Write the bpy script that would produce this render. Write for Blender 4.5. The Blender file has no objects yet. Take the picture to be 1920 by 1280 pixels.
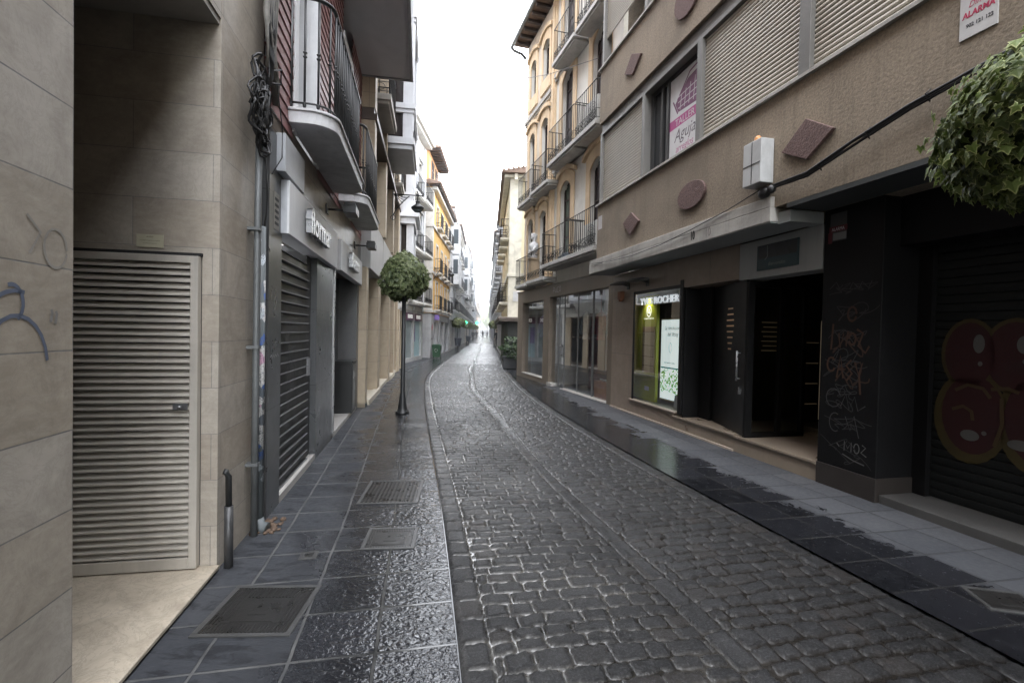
import bpy, bmesh, math, random
import numpy as np
from mathutils import Vector, Matrix
random.seed(7); RNG = np.random.default_rng(11)
SC = bpy.context.scene
COL = SC.collection
PI = math.pi
R_ = math.radians

# ------------------------------------------------------------------ frames
class Fr:
    """facade frame: s runs along the facade away from the viewer, d out into the street, z up"""
    def __init__(f, x, y, ang, side):
        a = R_(ang); f.o = Vector((x, y, 0)); f.t = Vector((math.sin(a), math.cos(a), 0))
        f.n = Vector((math.cos(a), -math.sin(a), 0)) * side; f.side = side; f.rot = PI/2 - a
    def w(f, s, d, z): return f.o + f.t*s + f.n*d + Vector((0, 0, z))
WORLD = Fr(0, 0, 90, 1)      # local x = world x, local y = world y (d = -y)
FL = Fr(-1.92, 3.14, -10.8, 1)
FR = Fr(2.28, 10.54, -13, -1)
FX = Fr(2.25, 11.08, -16.1, -1)
FM = Fr(-3.02, 10.0, -9.5, 1)
FN = Fr(-5.15, 22.6, 2, 1)
FY = Fr(-4.75, 27.9, -1, 1)
FQ = Fr(-.2, 22.5, -3, -1)

# ------------------------------------------------------------------ materials
MATS = {}
def nodes(name):
    m = bpy.data.materials.new(name); m.use_nodes = True
    nt = m.node_tree; b = nt.nodes['Principled BSDF']
    return m, nt, b
def N(nt, t, **kw):
    n = nt.nodes.new(t)
    for k, v in kw.items():
        if k in ('operation', 'blend_type', 'data_type', 'attribute_name', 'offset', 'offset_frequency', 'noise_dimensions', 'feature', 'wave_type', 'bands_direction', 'interpolation_type', 'clamp'): setattr(n, k, v)
        else: n.inputs[k].default_value = v
    return n
def ramp(nt, fac, stops, interp='LINEAR'):
    r = nt.nodes.new('ShaderNodeValToRGB'); r.color_ramp.interpolation = interp
    e = r.color_ramp.elements
    while len(e) > 1: e.remove(e[-1])
    e[0].position = stops[0][0]; e[0].color = c4(stops[0][1])
    for p, c in stops[1:]:
        q = e.new(p); q.color = c4(c)
    nt.links.new(fac, r.inputs[0]); return r
def c4(c):
    if isinstance(c, (int, float)): return (c, c, c, 1)
    return (c[0], c[1], c[2], 1)
def mix(nt, fac, a, b, mode='MIX'):
    n = nt.nodes.new('ShaderNodeMix'); n.data_type = 'RGBA'; n.blend_type = mode
    for i, v in ((0, fac), (6, a), (7, b)):
        if isinstance(v, bpy.types.NodeSocket): nt.links.new(v, n.inputs[i])
        elif i == 0: n.inputs[0].default_value = v
        else: n.inputs[i].default_value = c4(v)
    return n.outputs[2]
def math_(nt, op, a, b=None, c=None, clamp=False):
    n = nt.nodes.new('ShaderNodeMath'); n.operation = op; n.use_clamp = clamp
    for i, v in enumerate((a, b, c)):
        if v is None: continue
        if isinstance(v, bpy.types.NodeSocket): nt.links.new(v, n.inputs[i])
        else: n.inputs[i].default_value = v
    return n.outputs[0]
def coords(nt, scale=(1, 1, 1), kind='Object'):
    tc = nt.nodes.new('ShaderNodeTexCoord'); mp = nt.nodes.new('ShaderNodeMapping')
    mp.inputs['Scale'].default_value = scale
    nt.links.new(tc.outputs[kind], mp.inputs[0]); return mp.outputs[0]
def noise(nt, vec, scale, detail=4, rough=.6, dist=0):
    n = N(nt, 'ShaderNodeTexNoise', Scale=scale, Detail=detail, Roughness=rough, Distortion=dist)
    nt.links.new(vec, n.inputs['Vector']); return n.outputs['Fac']
def bump(nt, h, strength, dist=.01, prev=None):
    n = N(nt, 'ShaderNodeBump', Strength=strength, Distance=dist); nt.links.new(h, n.inputs['Height'])
    if prev is not None: nt.links.new(prev, n.inputs['Normal'])
    return n.outputs[0]
def mat(name, col, rough=.7, var=.25, scale=2.5, grain=.15, gscale=60, streak=.25, metal=0, spec=.5, bstr=.25, col2=None, rvar=.15):
    """general weathered surface: blotches, rain streaks, grain and a little relief"""
    if name in MATS: return MATS[name]
    m, nt, b = nodes(name); L = nt.links.new
    v = coords(nt)
    big = noise(nt, v, scale, 5, .62, .4)
    dark = tuple(c*(1-var) for c in col); light = tuple(min(1, c*(1+var*.6)) for c in col)
    c = ramp(nt, big, [(.3, dark), (.52, col), (.75, col2 or light)]).outputs[0]
    if streak:
        sv = coords(nt, (5, 5, .35)); st = noise(nt, sv, 2.2, 5, .7)
        c = mix(nt, math_(nt, 'MULTIPLY', ramp(nt, st, [(.5, 0), (.78, 1)]).outputs[0], streak), c, tuple(x*.45 for x in col))
    g = noise(nt, v, gscale, 3, .7)
    if grain: c = mix(nt, ramp(nt, g, [(.25, 0), (.75, grain)]).outputs[0], c, tuple(x*.4 for x in col))
    L(c, b.inputs['Base Color'])
    r = math_(nt, 'ADD', math_(nt, 'MULTIPLY', math_(nt, 'SUBTRACT', big, .5), rvar*2), rough, clamp=True); L(r, b.inputs['Roughness'])
    b.inputs['Metallic'].default_value = metal; b.inputs['Specular IOR Level'].default_value = spec
    if bstr: L(bump(nt, g, bstr, .006, bump(nt, big, bstr*.5, .02)), b.inputs['Normal'])
    MATS[name] = m; return m
def courses(name, c1, c2, w, h, mortar=.003, rough=.5, offset=.5, mcol=.12, stain=.35, bstr=.4, veins=0, axis=None, spec=.4):
    """slabs of stone in courses, drawn from object coordinates (along + into the wall, height)"""
    if name in MATS: return MATS[name]
    m, nt, b = nodes(name); L = nt.links.new
    v = coords(nt); sp = nt.nodes.new('ShaderNodeSeparateXYZ'); L(v, sp.inputs[0])
    cb = nt.nodes.new('ShaderNodeCombineXYZ'); L(math_(nt, 'ADD', sp.outputs[0], sp.outputs[1]), cb.inputs[0]); L(sp.outputs[2], cb.inputs[1])
    br = N(nt, 'ShaderNodeTexBrick', Scale=1.0, offset=offset, **{'Mortar Size': mortar, 'Mortar Smooth': .2, 'Brick Width': w, 'Row Height': h, 'Bias': -.25})
    br.inputs['Color1'].default_value = c4(c1); br.inputs['Color2'].default_value = c4(c2); br.inputs['Mortar'].default_value = c4(mcol)
    L(cb.outputs[0], br.inputs['Vector'])
    n1 = noise(nt, v, 3.5, 6, .65, .8); n2 = noise(nt, coords(nt, (1, 1, 3)), 9, 5, .7)
    c = mix(nt, math_(nt, 'MULTIPLY', ramp(nt, n1, [(.38, 0), (.75, 1)]).outputs[0], stain), br.outputs['Color'], tuple(x*.5 for x in c2))
    c = mix(nt, math_(nt, 'MULTIPLY', ramp(nt, n2, [(.45, 0), (.8, 1)]).outputs[0], stain*.6), c, tuple(min(1, x*1.35) for x in c1))
    if veins:
        vv = noise(nt, v, 5, 8, .75, 2.5)
        c = mix(nt, math_(nt, 'MULTIPLY', ramp(nt, vv, [(.47, 0), (.5, 1), (.53, 0)]).outputs[0], veins), c, tuple(x*.45 for x in c1))
    L(c, b.inputs['Base Color']); b.inputs['Specular IOR Level'].default_value = spec
    L(math_(nt, 'ADD', math_(nt, 'MULTIPLY', n1, .25), rough-.12), b.inputs['Roughness'])
    inv = math_(nt, 'SUBTRACT', 1, br.outputs['Fac'])
    L(bump(nt, noise(nt, v, 45, 3), bstr*.25, .004, bump(nt, inv, bstr, .004)), b.inputs['Normal'])
    MATS[name] = m; return m
def glassy(name, tint=(.02, .025, .03), rough=.04, trans=.0, spec=.5):
    """window panes. trans > 0: a see-through sheet that reflects by fresnel"""
    if name in MATS: return MATS[name]
    m, nt, b = nodes(name); L = nt.links.new
    b.inputs['Base Color'].default_value = c4(tint); b.inputs['Roughness'].default_value = rough
    b.inputs['Specular IOR Level'].default_value = spec
    v = coords(nt); L(bump(nt, noise(nt, v, 1.3, 2), .03, .05), b.inputs['Normal'])
    if trans:
        tr = nt.nodes.new('ShaderNodeBsdfTransparent'); tr.inputs[0].default_value = (.86, .9, .89, 1)
        gl = nt.nodes.new('ShaderNodeBsdfGlossy'); gl.inputs['Roughness'].default_value = .01; gl.inputs[0].default_value = (.95, .97, 1, 1)
        lw = N(nt, 'ShaderNodeLayerWeight', Blend=.5); fz = math_(nt, 'POWER', lw.outputs['Facing'], 2.6); fr_ = math_(nt, 'ADD', .07, math_(nt, 'MULTIPLY', fz, .9))
        mx = nt.nodes.new('ShaderNodeMixShader'); out = nt.nodes['Material Output']
        L(math_(nt, 'MULTIPLY', fr_, trans, clamp=True), mx.inputs[0]); L(tr.outputs[0], mx.inputs[1]); L(gl.outputs[0], mx.inputs[2]); L(mx.outputs[0], out.inputs[0])
    MATS[name] = m; return m
def emit(name, col, strength):
    if name in MATS: return MATS[name]
    m, nt, b = nodes(name)
    b.inputs['Base Color'].default_value = c4(col); b.inputs['Emission Color'].default_value = c4(col); b.inputs['Emission Strength'].default_value = strength
    b.inputs['Roughness'].default_value = .4
    MATS[name] = m; return m
def plain(name, col, rough=.5, metal=0, var=.12, bstr=.06, spec=.5): return mat(name, col, rough, var, 6, .08, 90, .08, metal, spec, bstr)

# ------------------------------------------------------------------ mesh builder
class MB:
    def __init__(m, fr=WORLD, org=(0, 0, 0)):
        m.fr = fr; m.org = org; m.V = []; m.F = []; m.S = []; m.MI = []; m.cur = 0
    def p(m, s, d, z):
        s -= m.org[0]; d -= m.org[1]; z -= m.org[2]
        m.V.append((s, -d if m.fr.side > 0 else d, z)); return len(m.V)-1
    def f(m, idx, smooth=False): m.F.append(tuple(idx)); m.S.append(smooth); m.MI.append(m.cur)
    def quad(m, a, b, c, d): m.f([m.p(*q) for q in (a, b, c, d)])
    def poly(m, pts): m.f([m.p(*q) for q in pts])
    def box(m, s0, s1, d0, d1, z0, z1):
        i = [m.p(s, d, z) for z in (z0, z1) for d in (d0, d1) for s in (s0, s1)]
        for q in ((0, 1, 3, 2), (4, 6, 7, 5), (0, 4, 5, 1), (2, 3, 7, 6), (0, 2, 6, 4), (1, 5, 7, 3)): m.f([i[k] for k in q])
    def prism(m, pts, axis, a, b, smooth=False):
        """closed polygon extruded along an axis: 'd' pts=(s,z), 'z' pts=(s,d), 's' pts=(d,z)"""
        g = {'d': lambda u, v, t: (u, t, v), 'z': lambda u, v, t: (u, v, t), 's': lambda u, v, t: (t, u, v)}[axis]
        A = [m.p(*g(u, v, a)) for u, v in pts]; B = [m.p(*g(u, v, b)) for u, v in pts]; n = len(pts)
        m.f(A); m.f(B[::-1])
        for k in range(n): m.f([A[k], A[(k+1) % n], B[(k+1) % n], B[k]], smooth)
    def tube(m, pts, r, n=6, cap=True, rs=None):
        P = [Vector(q) for q in pts]; rings = []
        for i, q in enumerate(P):
            t = (P[min(i+1, len(P)-1)] - P[max(i-1, 0)]).normalized()
            a = t.cross(Vector((0, 0, 1)));
            if a.length < .1: a = t.cross(Vector((1, 0, 0)))
            a.normalize(); b = t.cross(a); rr = rs[i] if rs else r
            rings.append([m.p(*(q + a*rr*math.cos(2*PI*k/n) + b*rr*math.sin(2*PI*k/n))) for k in range(n)])
        for A, B in zip(rings, rings[1:]):
            for k in range(n): m.f([A[k], A[(k+1) % n], B[(k+1) % n], B[k]], True)
        if cap: m.f(rings[0][::-1]); m.f(rings[-1])
    def lathe(m, c, prof, n=16, cap=True):
        rings = [[m.p(c[0]+r*math.cos(2*PI*k/n), c[1]+r*math.sin(2*PI*k/n), c[2]+z) for k in range(n)] for r, z in prof]
        for A, B in zip(rings, rings[1:]):
            for k in range(n): m.f([A[k], A[(k+1) % n], B[(k+1) % n], B[k]], True)
        if cap: m.f(rings[0][::-1]); m.f(rings[-1])
    def ball(m, c, r, n=10, k=7, sq=(1, 1, 1)):
        m.lathe_s(c, r, n, k, sq)
    def lathe_s(m, c, r, n, k, sq):
        rings = []
        for j in range(1, k):
            a = PI*j/k
            rings.append([m.p(c[0]+sq[0]*r*math.sin(a)*math.cos(2*PI*i/n), c[1]+sq[1]*r*math.sin(a)*math.sin(2*PI*i/n), c[2]+sq[2]*r*math.cos(a)) for i in range(n)])
        for A, B in zip(rings, rings[1:]):
            for i in range(n): m.f([A[i], A[(i+1) % n], B[(i+1) % n], B[i]], True)
        m.f(rings[0], True); m.f(rings[-1][::-1], True)
    def ribbon(m, pts, w, d):
        """flat stroke painted on a wall: pts (s,z)"""
        P = [Vector((a, b)) for a, b in pts]; L_ = []; R__ = []
        for i, q in enumerate(P):
            t = (P[min(i+1, len(P)-1)] - P[max(i-1, 0)])
            t = t.normalized() if t.length > 1e-6 else Vector((1, 0)); nn = Vector((-t.y, t.x))*w/2
            L_.append(m.p(q.x+nn.x, d, q.y+nn.y)); R__.append(m.p(q.x-nn.x, d, q.y-nn.y))
        for i in range(len(P)-1): m.f([L_[i], L_[i+1], R__[i+1], R__[i]])
    def wall(m, s0, s1, z0, z1, d, ops=(), depth=.18):
        """front sheet with reveals round the openings ops = (s0,s1,z0,z1)"""
        S = sorted({s0, s1, *[o[i] for o in ops for i in (0, 1) if s0 <= o[i] <= s1]}); Z = sorted({z0, z1, *[o[i] for o in ops for i in (2, 3) if z0 <= o[i] <= z1]})
        for a, b in zip(S, S[1:]):
            for e, g in zip(Z, Z[1:]):
                cs, cz = (a+b)/2, (e+g)/2
                if any(o[0] < cs < o[1] and o[2] < cz < o[3] for o in ops): continue
                m.quad((a, d, e), (b, d, e), (b, d, g), (a, d, g))
        for a, b, e, g in ops:
            k = d-depth
            m.quad((a, d, e), (a, k, e), (a, k, g), (a, d, g)); m.quad((b, d, e), (b, k, e), (b, k, g), (b, d, g))
            m.quad((a, d, g), (b, d, g), (b, k, g), (a, k, g)); m.quad((a, d, e), (b, d, e), (b, k, e), (a, k, e))
    def corr(m, s0, s1, z0, z1, d, pitch, dep, prof=((0, 0), (.15, .8), (.45, 1), (.8, .75), (.93, .1))):
        """horizontal slats, one sheet"""
        rows = []; n = max(1, round((z1-z0)/pitch)); pt = (z1-z0)/n
        for k in range(n):
            for a, b in prof: rows.append((z0+(k+a)*pt, d+b*dep))
        rows.append((z1, d))
        A = [m.p(s0, q, z) for z, q in rows]; B = [m.p(s1, q, z) for z, q in rows]
        for k in range(len(rows)-1): m.f([A[k], B[k], B[k+1], A[k+1]])
    def mesh_in(m, me, fn):
        o = len(m.V)
        for v in me.vertices:
            m.p(*fn(v.co))
        for q in me.polygons: m.f([o+k for k in q.vertices])
    def build(m, name, mats, parent=None, bevel=0, kind=None, at=None, recalc=True):
        me = bpy.data.meshes.new(name); me.from_pydata(m.V, [], m.F)
        for p_, s, i in zip(me.polygons, m.S, m.MI): p_.use_smooth = s; p_.material_index = i
        for q in (mats if isinstance(mats, (list, tuple)) else [mats]): me.materials.append(q)
        if recalc:
            bm = bmesh.new(); bm.from_mesh(me); bmesh.ops.recalc_face_normals(bm, faces=bm.faces); bm.to_mesh(me); bm.free()
        o = bpy.data.objects.new(name, me); COL.objects.link(o)
        if parent: o.parent = parent
        else:
            o.location = m.fr.w(*m.org); o.rotation_euler = (0, 0, m.fr.rot)
        if bevel:
            md = o.modifiers.new('bevel', 'BEVEL'); md.width = bevel; md.segments = 2; md.limit_method = 'ANGLE'
        if kind: o['kind'] = kind
        return o
def tag(o, label, cat, group=None):
    o['label'] = label; o['category'] = cat
    if group: o['group'] = group
    return o
def thing(name, label, cat, fr=WORLD, org=(0, 0, 0), group=None):
    o = bpy.data.objects.new(name, None); COL.objects.link(o); o.empty_display_size = .2
    o.location = fr.w(*org); o.rotation_euler = (0, 0, fr.rot)
    return tag(o, label, cat, group)
def kids(o): return [c for c in bpy.data.objects if c.parent == o]
def copy_tree(o, parent=None):
    c = o.copy(); COL.objects.link(c)
    if parent: c.parent = parent
    for k in kids(o): copy_tree(k, c)
    return c
def text_mesh(txt, size, extrude=0., shear=0., bold=0.):
    cu = bpy.data.curves.new('lettering', 'FONT'); cu.body = txt; cu.size = size; cu.extrude = extrude; cu.shear = shear; cu.offset = bold
    cu.resolution_u = 3; cu.align_x = 'CENTER'
    ob = bpy.data.objects.new('lettering', cu); COL.objects.link(ob)
    dg = bpy.context.evaluated_depsgraph_get(); me = bpy.data.meshes.new_from_object(ob.evaluated_get(dg))
    bpy.data.objects.remove(ob); bpy.data.curves.remove(cu); return me
def letters(mb, txt, size, s, d, z, extrude=.004, sx=1., shear=0., bold=0.):
    """text centred on s, base line z, standing proud of d, read by somebody facing the wall"""
    me = text_mesh(txt, size, extrude, shear, bold); k = mb.fr.side
    mb.mesh_in(me, lambda c: (s + k*c.x*sx, d + extrude + c.z, z + c.y)); bpy.data.meshes.remove(me)

# ------------------------------------------------------------------ camera, light
cam = bpy.data.objects.new('camera', bpy.data.cameras.new('camera')); COL.objects.link(cam)
P_, RO = R_(-1.15), R_(1.2)
fw = Vector((0, math.cos(P_), math.sin(P_))); u0 = Vector((0, -math.sin(P_), math.cos(P_))); r0 = Vector((1, 0, 0))
rr = r0*math.cos(RO) + u0*math.sin(RO); uu = u0*math.cos(RO) - r0*math.sin(RO)
cam.matrix_world = Matrix(((rr.x, uu.x, -fw.x, 0), (rr.y, uu.y, -fw.y, 0), (rr.z, uu.z, -fw.z, 1.62), (0, 0, 0, 1)))
cam.data.sensor_width = 36; cam.data.lens = 900/1920*36; cam.data.clip_start = .05; cam.data.clip_end = 3000
SC.camera = cam
SUN_EL, SUN_AZ = R_(74), R_(200)
W = bpy.data.worlds.new('World'); SC.world = W; W.use_nodes = True
nt = W.node_tree; bg = nt.nodes['Background']
sky = nt.nodes.new('ShaderNodeTexSky'); sky.sky_type = 'NISHITA'; sky.sun_disc = False
sky.sun_elevation = SUN_EL; sky.sun_rotation = SUN_AZ; sky.dust_density = 1.2; sky.air_density = 1.2; sky.ozone_density = 1; sky.altitude = 600
hs = nt.nodes.new('ShaderNodeHueSaturation'); hs.inputs['Saturation'].default_value = .19; hs.inputs['Value'].default_value = 12.2
nt.links.new(sky.outputs[0], hs.inputs['Color']); nt.links.new(hs.outputs[0], bg.inputs[0]); bg.inputs[1].default_value = .15
sun = bpy.data.lights.new('sun', 'SUN'); sun.energy = 1.1; sun.angle = R_(50); sun.color = (1, .97, .93)
so = bpy.data.objects.new('sun', sun); COL.objects.link(so)
sd = Vector((math.sin(SUN_AZ)*math.cos(SUN_EL), math.cos(SUN_AZ)*math.cos(SUN_EL), math.sin(SUN_EL)))
so.rotation_euler = sd.to_track_quat('Z', 'Y').to_euler()
SC.view_settings.view_transform = 'Standard'; SC.view_settings.look = 'None'; SC.view_settings.exposure = 0
try:
    SC.cycles.max_bounces = 8; SC.cycles.diffuse_bounces = 4; SC.cycles.transparent_max_bounces = 8; SC.cycles.caustics_reflective = False; SC.cycles.caustics_refractive = False
    SC.cycles.use_denoising = True; SC.cycles.sample_clamp_indirect = 4
except Exception: pass

# ------------------------------------------------------------------ ground
KL = [(-8, 1.8), (-4, .95), (0, .19), (2.18, -.21), (3.8, -.5), (5.41, -.83), (6.56, -1.08), (9.93, -1.78), (14.6, -2.66), (17.9, -3.12), (24, -3.5), (36, -4.05), (74, -6.1), (120, -8.6), (200, -13), (260, -16)]
KR = [(-8, 5.2), (-4, 4.2), (0, 3.18), (2.38, 2.6), (5.07, 1.94), (6.79, 1.55), (9.62, 1.0), (12.4, .58), (15.7, .2), (21.3, -.26), (33.4, -.91), (74, -3.0), (120, -5.4), (200, -9.6), (260, -12.7)]
def smoothed(K):
    y = np.arange(-10, 262, .25); x = np.interp(y, [a for a, b in K], [b for a, b in K])
    k = np.ones(9)/9; xp = np.pad(x, 8, mode='reflect', reflect_type='odd')
    for _ in range(2): xp = np.convolve(xp, k, 'same')
    return y, xp[8:-8]
YK, XLK = smoothed(KL); _, XRK = smoothed(KR)
CX = (XLK+XRK)/2; TH = np.arctan(np.gradient(CX, YK)); WD = (XRK-XLK)/2*np.cos(TH)
US = np.concatenate([[0], np.cumsum(np.hypot(np.diff(CX), np.diff(YK)))]); U0 = np.interp(0, YK, US)
def street(u, v):
    """street coordinates (u along the centre line from the viewer, v to the right) -> x, y"""
    y = np.interp(u+U0, US, YK); x = np.interp(y, YK, CX); t = np.interp(y, YK, TH)
    return x + v*np.cos(t), y - v*np.sin(t)
def halfw(u): return np.interp(np.interp(u+U0, US, YK), YK, WD)
def grid_object(name, u, vf, zf, mat_, attrs=None, uv=None, smooth=True):
    """u: 1D, vf(U) -> 2D v; zf(U,V) -> z and dict of attributes"""
    V = vf(u); U = np.repeat(u[:, None], V.shape[1], 1)
    X, Y = street(U, V); Z, at = zf(U, V)
    n, k = V.shape; co = np.stack([X, Y, Z], -1).reshape(-1, 3)
    i = np.arange(n*k).reshape(n, k)
    fa = np.stack([i[:-1, :-1], i[:-1, 1:], i[1:, 1:], i[1:, :-1]], -1).reshape(-1, 4)
    me = bpy.data.meshes.new(name); me.vertices.add(len(co)); me.vertices.foreach_set('co', co.ravel())
    me.loops.add(fa.size); me.loops.foreach_set('vertex_index', fa.ravel())
    me.polygons.add(len(fa)); me.polygons.foreach_set('loop_start', np.arange(0, fa.size, 4)); me.polygons.foreach_set('use_smooth', np.full(len(fa), smooth))
    for kx, a in at.items():
        q = me.attributes.new(kx, 'FLOAT', 'POINT'); q.data.foreach_set('value', a.astype(np.float32).ravel())
    uvl = me.uv_layers.new(name='street'); UVs = np.stack([U, V], -1).reshape(-1, 2)[fa.ravel()]
    uvl.data.foreach_set('uv', UVs.ravel()); me.update(calc_edges=True); me.validate(); me.materials.append(mat_)
    return me
def hsh(a, b, s=0.): return np.modf(np.abs(np.sin(a*127.1 + b*311.7 + s*74.7)*43758.5453))[0]
def sm(x, a, b): t = np.clip((x-a)/(b-a), 0, 1); return t*t*(3-2*t)
_ph = RNG.uniform(0, 6.28, (8, 2)); _fr = RNG.uniform(.7, 1.6, (8, 2))
def wob(a, b, f, k=0):
    r = 0
    for j in range(4): r = r + np.sin(a*f*_fr[(j+k) % 8, 0]*(1+j*.6)+_ph[(j+k) % 8, 0] + 1.7*np.sin(b*f*_fr[(j+k) % 8, 1]+_ph[(j+k) % 8, 1]))/(1+j*.6)
    return r/2
def setts(U, V, relief=1.):
    w = halfw(U[:, 0])[:, None]*np.ones_like(V)
    chan = np.abs(V-.05*np.sin(U*.8)) < .075; edge = w-np.abs(V) < .17
    u = U + .016*wob(U, V, 5) + .006*wob(V, U, 21, 3) + .05*V*np.sin(U*.22)*.4; v = V + .010*wob(V, U, 9, 2)
    rh = .116; row = np.floor(u/rh); rb = lambda r: r*rh + (hsh(r, 3.)-.5)*.03
    row = np.where(u < rb(row), row-1, row); row = np.where(u >= rb(row+1), row+1, row)
    fu = np.minimum(u-rb(row), rb(row+1)-u)
    cw = .19; off = hsh(row, 1.)*cw; jb = lambda k: off + k*cw + (hsh(row, k, 2.)-.5)*.085
    k = np.floor((v-off)/cw); k = np.where(v < jb(k), k-1, k); k = np.where(v >= jb(k+1), k+1, k)
    fv = np.minimum(v-jb(k), jb(k+1)-v)
    cu_ = (rb(row)+rb(row+1))/2; cv_ = (jb(k)+jb(k+1))/2
    # lengthwise stones of the middle channel and of the two edge rows
    for msk, c0, hw, ln, s in ((chan, .05*np.sin(U*.8), .075, .3, 50.), (edge, np.sign(V)*(w-.085), .085, .2, 90.)):
        kk = np.floor(u/ln); su = np.minimum(u-kk*ln, (kk+1)*ln-u); sv = hw-np.abs(V-c0)
        fu = np.where(msk, su, fu); fv = np.where(msk, sv, fv); row = np.where(msk, kk+s, row); k = np.where(msk, np.sign(V)*7, k)
        cu_ = np.where(msk, (kk+.5)*ln, cu_); cv_ = np.where(msk, c0, cv_)
    fv = np.where(~chan & ~edge, np.minimum(fv, np.minimum(np.abs(V-.05*np.sin(U*.8))-.075, w-np.abs(V)-.17)), fv)
    d = np.minimum(fu, fv) - np.maximum(0, .02-np.maximum(fu, fv))*.25 + .005*wob(U, V, 40, 1) + .004*wob(V, U, 75, 4)
    a = hsh(row, k, 5.); b_ = hsh(row, k, 9.)
    g = .0045 + .0065*hsh(row, k, 4.)
    prof = sm(d, g*.6, g+.011)
    top = -.004*a + (u-cu_)*(b_-.5)*.09 + (v-cv_)*(hsh(row, k, 7.)-.5)*.07 + .0018*wob(U, V, 55, 5) + .0018*wob(V, U, 110, 6)
    base = -.017 + .002*wob(U, V, 6)
    camber = -.02*(1-np.abs(V)/w)**2 - .014*np.exp(-(V/.12)**2)
    z = base + (top-base)*prof
    jn = np.where(w-np.abs(V) < .03, .25, 1-sm(d, g*.6, g+.012))
    return z*relief + camber + .004, {'joint': jn, 'cid': a, 'rim': (1-sm(d, g+.004, g+.03))*(jn < .9)}

def mat_setts():
    m, nt, b = nodes('wet granite setts'); L = nt.links.new
    at = N(nt, 'ShaderNodeAttribute', attribute_name='joint').outputs['Fac']; ci = N(nt, 'ShaderNodeAttribute', attribute_name='cid').outputs['Fac']
    v = coords(nt); n1 = noise(nt, v, 95, 4, .8); n2 = noise(nt, v, .9, 5, .6, .6); n3 = noise(nt, v, 14, 5, .65); n4 = noise(nt, v, 340, 2, .6)
    stone = ramp(nt, ci, [(0, (.005, .0053, .006)), (.5, (.0095, .0101, .0115)), (.85, (.016, .0162, .017)), (1, (.02, .0165, .014))]).outputs[0]
    stone = mix(nt, ramp(nt, n1, [(.48, 0), (.66, .8)]).outputs[0], stone, (.10, .10, .104))
    stone = mix(nt, ramp(nt, n3, [(.45, 0), (.8, .55)]).outputs[0], stone, (.022, .021, .02))
    rust = noise(nt, v, 1.7, 4, .6); stone = mix(nt, ramp(nt, rust, [(.62, 0), (.75, .3)]).outputs[0], stone, (.10, .062, .035))
    jc = mix(nt, ramp(nt, n2, [(.45, 0), (.6, 1)]).outputs[0], (.016, .015, .013), (.11, .105, .095))
    uv = nt.nodes.new('ShaderNodeUVMap'); uv.uv_map = 'street'; sp = nt.nodes.new('ShaderNodeSeparateXYZ'); L(uv.outputs[0], sp.inputs[0])
    lv = ramp(nt, math_(nt, 'ADD', math_(nt, 'MULTIPLY', sp.outputs[1], .4), math_(nt, 'MULTIPLY', n2, .5)), [(.0, 1), (.38, 0)]).outputs[0]
    jc = mix(nt, lv, (.018, .016, .014), jc); L(mix(nt, at, stone, jc), b.inputs['Base Color'])
    rt = ramp(nt, n3, [(.3, .3), (.7, .5)]).outputs[0]
    rt = mix(nt, ramp(nt, n2, [(.35, 0), (.65, 1)]).outputs[0], rt, math_(nt, 'ADD', rt, .1))
    L(mix(nt, at, rt, ramp(nt, n3, [(.4, .07), (.6, .3)]).outputs[0]), b.inputs['Roughness'])
    L(mix(nt, at, .25, math_(nt, 'ADD', .1, math_(nt, 'MULTIPLY', lv, .4))), b.inputs['Specular IOR Level'])
    inv = math_(nt, 'SUBTRACT', 1, at)
    gr = bump(nt, math_(nt, 'MULTIPLY', n1, inv), .9, .016); L(bump(nt, math_(nt, 'MULTIPLY', n4, inv), .6, .003, gr), b.inputs['Normal'])
    film = ramp(nt, math_(nt, 'ADD', math_(nt, 'MULTIPLY', n2, .7), math_(nt, 'MULTIPLY', n3, .3)), [(.36, .25), (.58, .9)]).outputs[0]
    rim = N(nt, 'ShaderNodeAttribute', attribute_name='rim').outputs['Fac']; film = math_(nt, 'MULTIPLY', film, math_(nt, 'SUBTRACT', 1, math_(nt, 'MULTIPLY', rim, .85), clamp=True))
    L(film, b.inputs['Coat Weight']); b.inputs['Coat IOR'].default_value = 1.36; L(ramp(nt, n3, [(.3, .05), (.7, .16)]).outputs[0], b.inputs['Coat Roughness'])
    L(bump(nt, math_(nt, 'MULTIPLY', n1, inv), .85, .006), b.inputs['Coat Normal'])
    return m
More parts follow.
